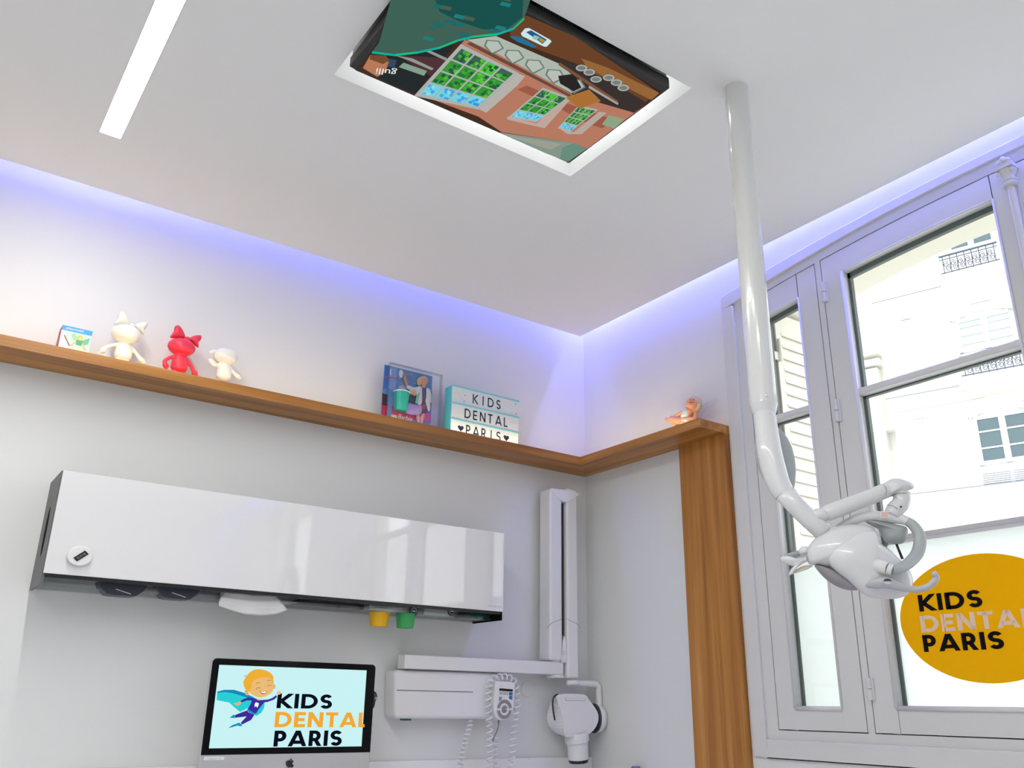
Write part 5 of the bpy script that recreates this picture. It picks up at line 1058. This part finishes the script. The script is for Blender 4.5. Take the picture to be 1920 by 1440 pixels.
P4 = smooth_path([q5(1330, 240, .062), q5(1335, 300, .062), q5(1318, 360, .062), q5(1262, 420, .062), q5(1225, 480, .062)], 6)
b = MB(); b.use(LW); b.tube(P4, lerp_list([.0185, .0180, .0182, .0180, .0160], len(P4)), 24); nk = b.build('neck', None, lamp, smooth=True)
b = MB(); b.use(M['dark']); b.tube(smooth_path([q5(1222, 272, .074), q5(1320, 248, .085), q5(1428, 246, .074)], 5), .0006, 5); b.tube(smooth_path([q5(1180, 370, .074), q5(1250, 385, .084), q5(1318, 434, .074)], 5), .0006, 5); b.ball(q5(1326, 388, .0815), .0022); b.build('neck_seam', None, nk)
b = MB(); b.use(mat('sticker_pink', srgb(226, 190, 186), .5)); b.poly([q5(x, y, .0825) for x, y in ((1125, 440), (1192, 442), (1186, 500), (1120, 496))]); b.use(M['white']); b.poly([q5(x, y, .0822) for x, y in ((1118, 434), (1198, 436), (1192, 506), (1112, 502))]); b.build('warning_sticker', None, nk, label='small pink and white sticker')
P5 = smooth_path([q5(640, 650, .03), q5(720, 590, .035), q5(860, 520, .045), q5(960, 492, .05), q5(1060, 486, .055), q5(1220, 505, .06), q5(1340, 522, .065), q5(1400, 545, .07)], 6)
b = MB(); b.use(LW); b.tube(P5, lerp_list([.008, .010, .0105, .0105, .011, .0115, .0110, .0105], len(P5)), 18); b.build('yoke', None, lamp, smooth=True)
P6 = smooth_path([q5(1392, 540, .07), q5(1455, 585, .075), q5(1510, 670, .08), q5(1522, 770, .085), q5(1495, 870, .09), q5(1440, 940, .100), q5(1370, 1000, .115), q5(1290, 1042, .130), q5(1236, 1048, .134)], 6)
b = MB(); b.use(M['lampg']); b.tube(P6, lerp_list([.010, .0112, .0122, .0128, .0126, .0118, .0108, .0098, .0085], len(P6)), 18); b.build('side_grip', None, lamp, smooth=True, label='grey curved grip')
b = MB(); b.use(LW); b.tube([q5(1050, 988, .105), q5(1100, 1003, .118), q5(1190, 1030, .130)], [.0125, .0135, .0130], 24); b.tube([q5(1188, 1029, .130), q5(1238, 1048, .134)], [.0118, .0112], 24); b.build('grip_boss', None, lamp, smooth=False, bevel=.001)
b = MB(); b.use(M['lampg']); b.inflate(smooth_path([q5(x, y, .05) for x, y in ((965, 535), (1060, 535), (1200, 560), (1375, 600), (1385, 690), (1360, 755), (1300, 780), (1220, 770), (1165, 745), (1120, 670), (1070, 580), (975, 552))], 3, True), .022, .018, -hf, 6, centre=q5(1260, 660, .05)); b.build('motor_housing', None, lamp, smooth=True)
b = MB(); b.use(M['black']); b.tube([q5(1278, 775, .05), q5(1300, 830, .05), q5(1342, 932, .05)], [.0026, .0026, .0030], 10); b.build('sensor_rod', None, lamp, smooth=True)
b = MB(); b.use(LW); out = [(350, 860), (362, 810), (420, 730), (500, 655), (620, 602), (760, 578), (900, 580), (1000, 600), (1058, 650), (1080, 740), (1000, 900), (900, 1100), (860, 1230), (780, 1140), (640, 1040), (520, 1020), (440, 995), (380, 985), (352, 930)]
b.inflate(smooth_path([q5(x, y, .055) for x, y in out], 2, True), .050, .040, -hf, 9, centre=q5(700, 830, .055)); hdl = b.build('head_shell', None, lamp, smooth=True)
b = MB(); b.use(LW); out = [(556, 880), (570, 830), (640, 750), (720, 705), (800, 670), (920, 640), (1030, 638), (1062, 670), (1090, 755), (1180, 822), (1290, 910), (1380, 1010), (1430, 1100), (1446, 1180), (1432, 1250), (1390, 1305), (1300, 1342), (1160, 1346), (1020, 1330), (940, 1290), (880, 1235), (800, 1165), (700, 1090), (610, 1010), (565, 940)]
b.inflate(smooth_path([q5(x, y, .085) for x, y in out], 2, True), .034, .050, -hf, 9, centre=q5(980, 970, .085)); b.build('head_cover', None, lamp, smooth=True)
b = MB(); b.use(mat('reflector_rim', srgb(150, 146, 150), .3)); out = [(430, 990), (520, 1010), (620, 1040), (740, 1110), (850, 1200), (892, 1245), (850, 1258), (770, 1254), (680, 1222), (600, 1175), (520, 1110), (462, 1045)]
b.inflate(smooth_path([q5(x, y, .060) for x, y in out], 3, True), .022, .020, -hf, 6); b.build('reflector', None, lamp, smooth=True)
b = MB(); b.use(LW); out = [(345, 900), (350, 960), (300, 985), (250, 1020), (200, 1080), (168, 1110), (158, 1085), (185, 1035), (210, 1010), (150, 990), (75, 945), (66, 925), (100, 895), (150, 900), (200, 930), (260, 935), (310, 925)]
b.inflate([q5(x, y, .055) for x, y in out], .012, .012, -hf, 4, centre=q5(265, 960, .055)); b.inflate(smooth_path([q5(x, y, .045) for x, y in ((262, 850), (290, 810), (350, 800), (372, 830), (360, 880), (280, 890))], 3, True), .014, .012, -hf, 5); b.build('visor_bracket', None, lamp, smooth=True)
b = MB(); b.use(M['lampg']); b.tube(smooth_path([q5(280, 868, .04), q5(210, 885, .045), q5(150, 902, .05), q5(100, 915, .055)], 5), .0055, 12); b.build('rear_grip', None, lamp, smooth=True)
b = MB(); b.use(mat('lens_cream', srgb(226, 218, 196), .2, coat=.5)); b.inflate(smooth_path([q5(x, y, .050) for x, y in ((185, 1092), (240, 1040), (320, 1000), (410, 998), (370, 1030), (290, 1062))], 3, True), .004, .004, -hf, 4); b.build('visor_lens', None, lamp, smooth=True)
P7 = smooth_path([q5(965, 1198, .100), q5(1060, 1186, .115), q5(1170, 1176, .125), q5(1290, 1212, .130), q5(1400, 1240, .135), q5(1500, 1246, .14), q5(1590, 1226, .145), q5(1655, 1180, .15), q5(1690, 1130, .15), q5(1676, 1092, .15)], 6)
b = MB(); b.use(mat('grip_grey', srgb(176, 176, 182), .25, coat=.5)); b.tube(P7, lerp_list([.006, .0105, .0120, .0092, .0070, .0066, .0066, .0066, .0066, .0066], len(P7)), 18, flat=.75); b.ball(P7[-1], .0066); lg = b.build('lower_grip', None, lamp, smooth=True)
b = MB(); b.use(M['chrome']); cb = q5(1184, 1164, .1335); ur = (q5(1230, 1164, .1335) - cb); uu = Vector((0, 0, .0062)); b.prism([cb + ur * math.cos(a * PI / 12) + uu * math.sin(a * PI / 12) for a in range(24)], -hf * .0015); b.use(M['dark']); b.prism([cb - hf * .0016 + ur * .9 * math.cos(a * PI / 12) + uu * .9 * math.sin(a * PI / 12) for a in range(13)], -hf * .0004)
b.use(M['grey']); b.build('round_badge', None, lg, label='oval chrome badge')
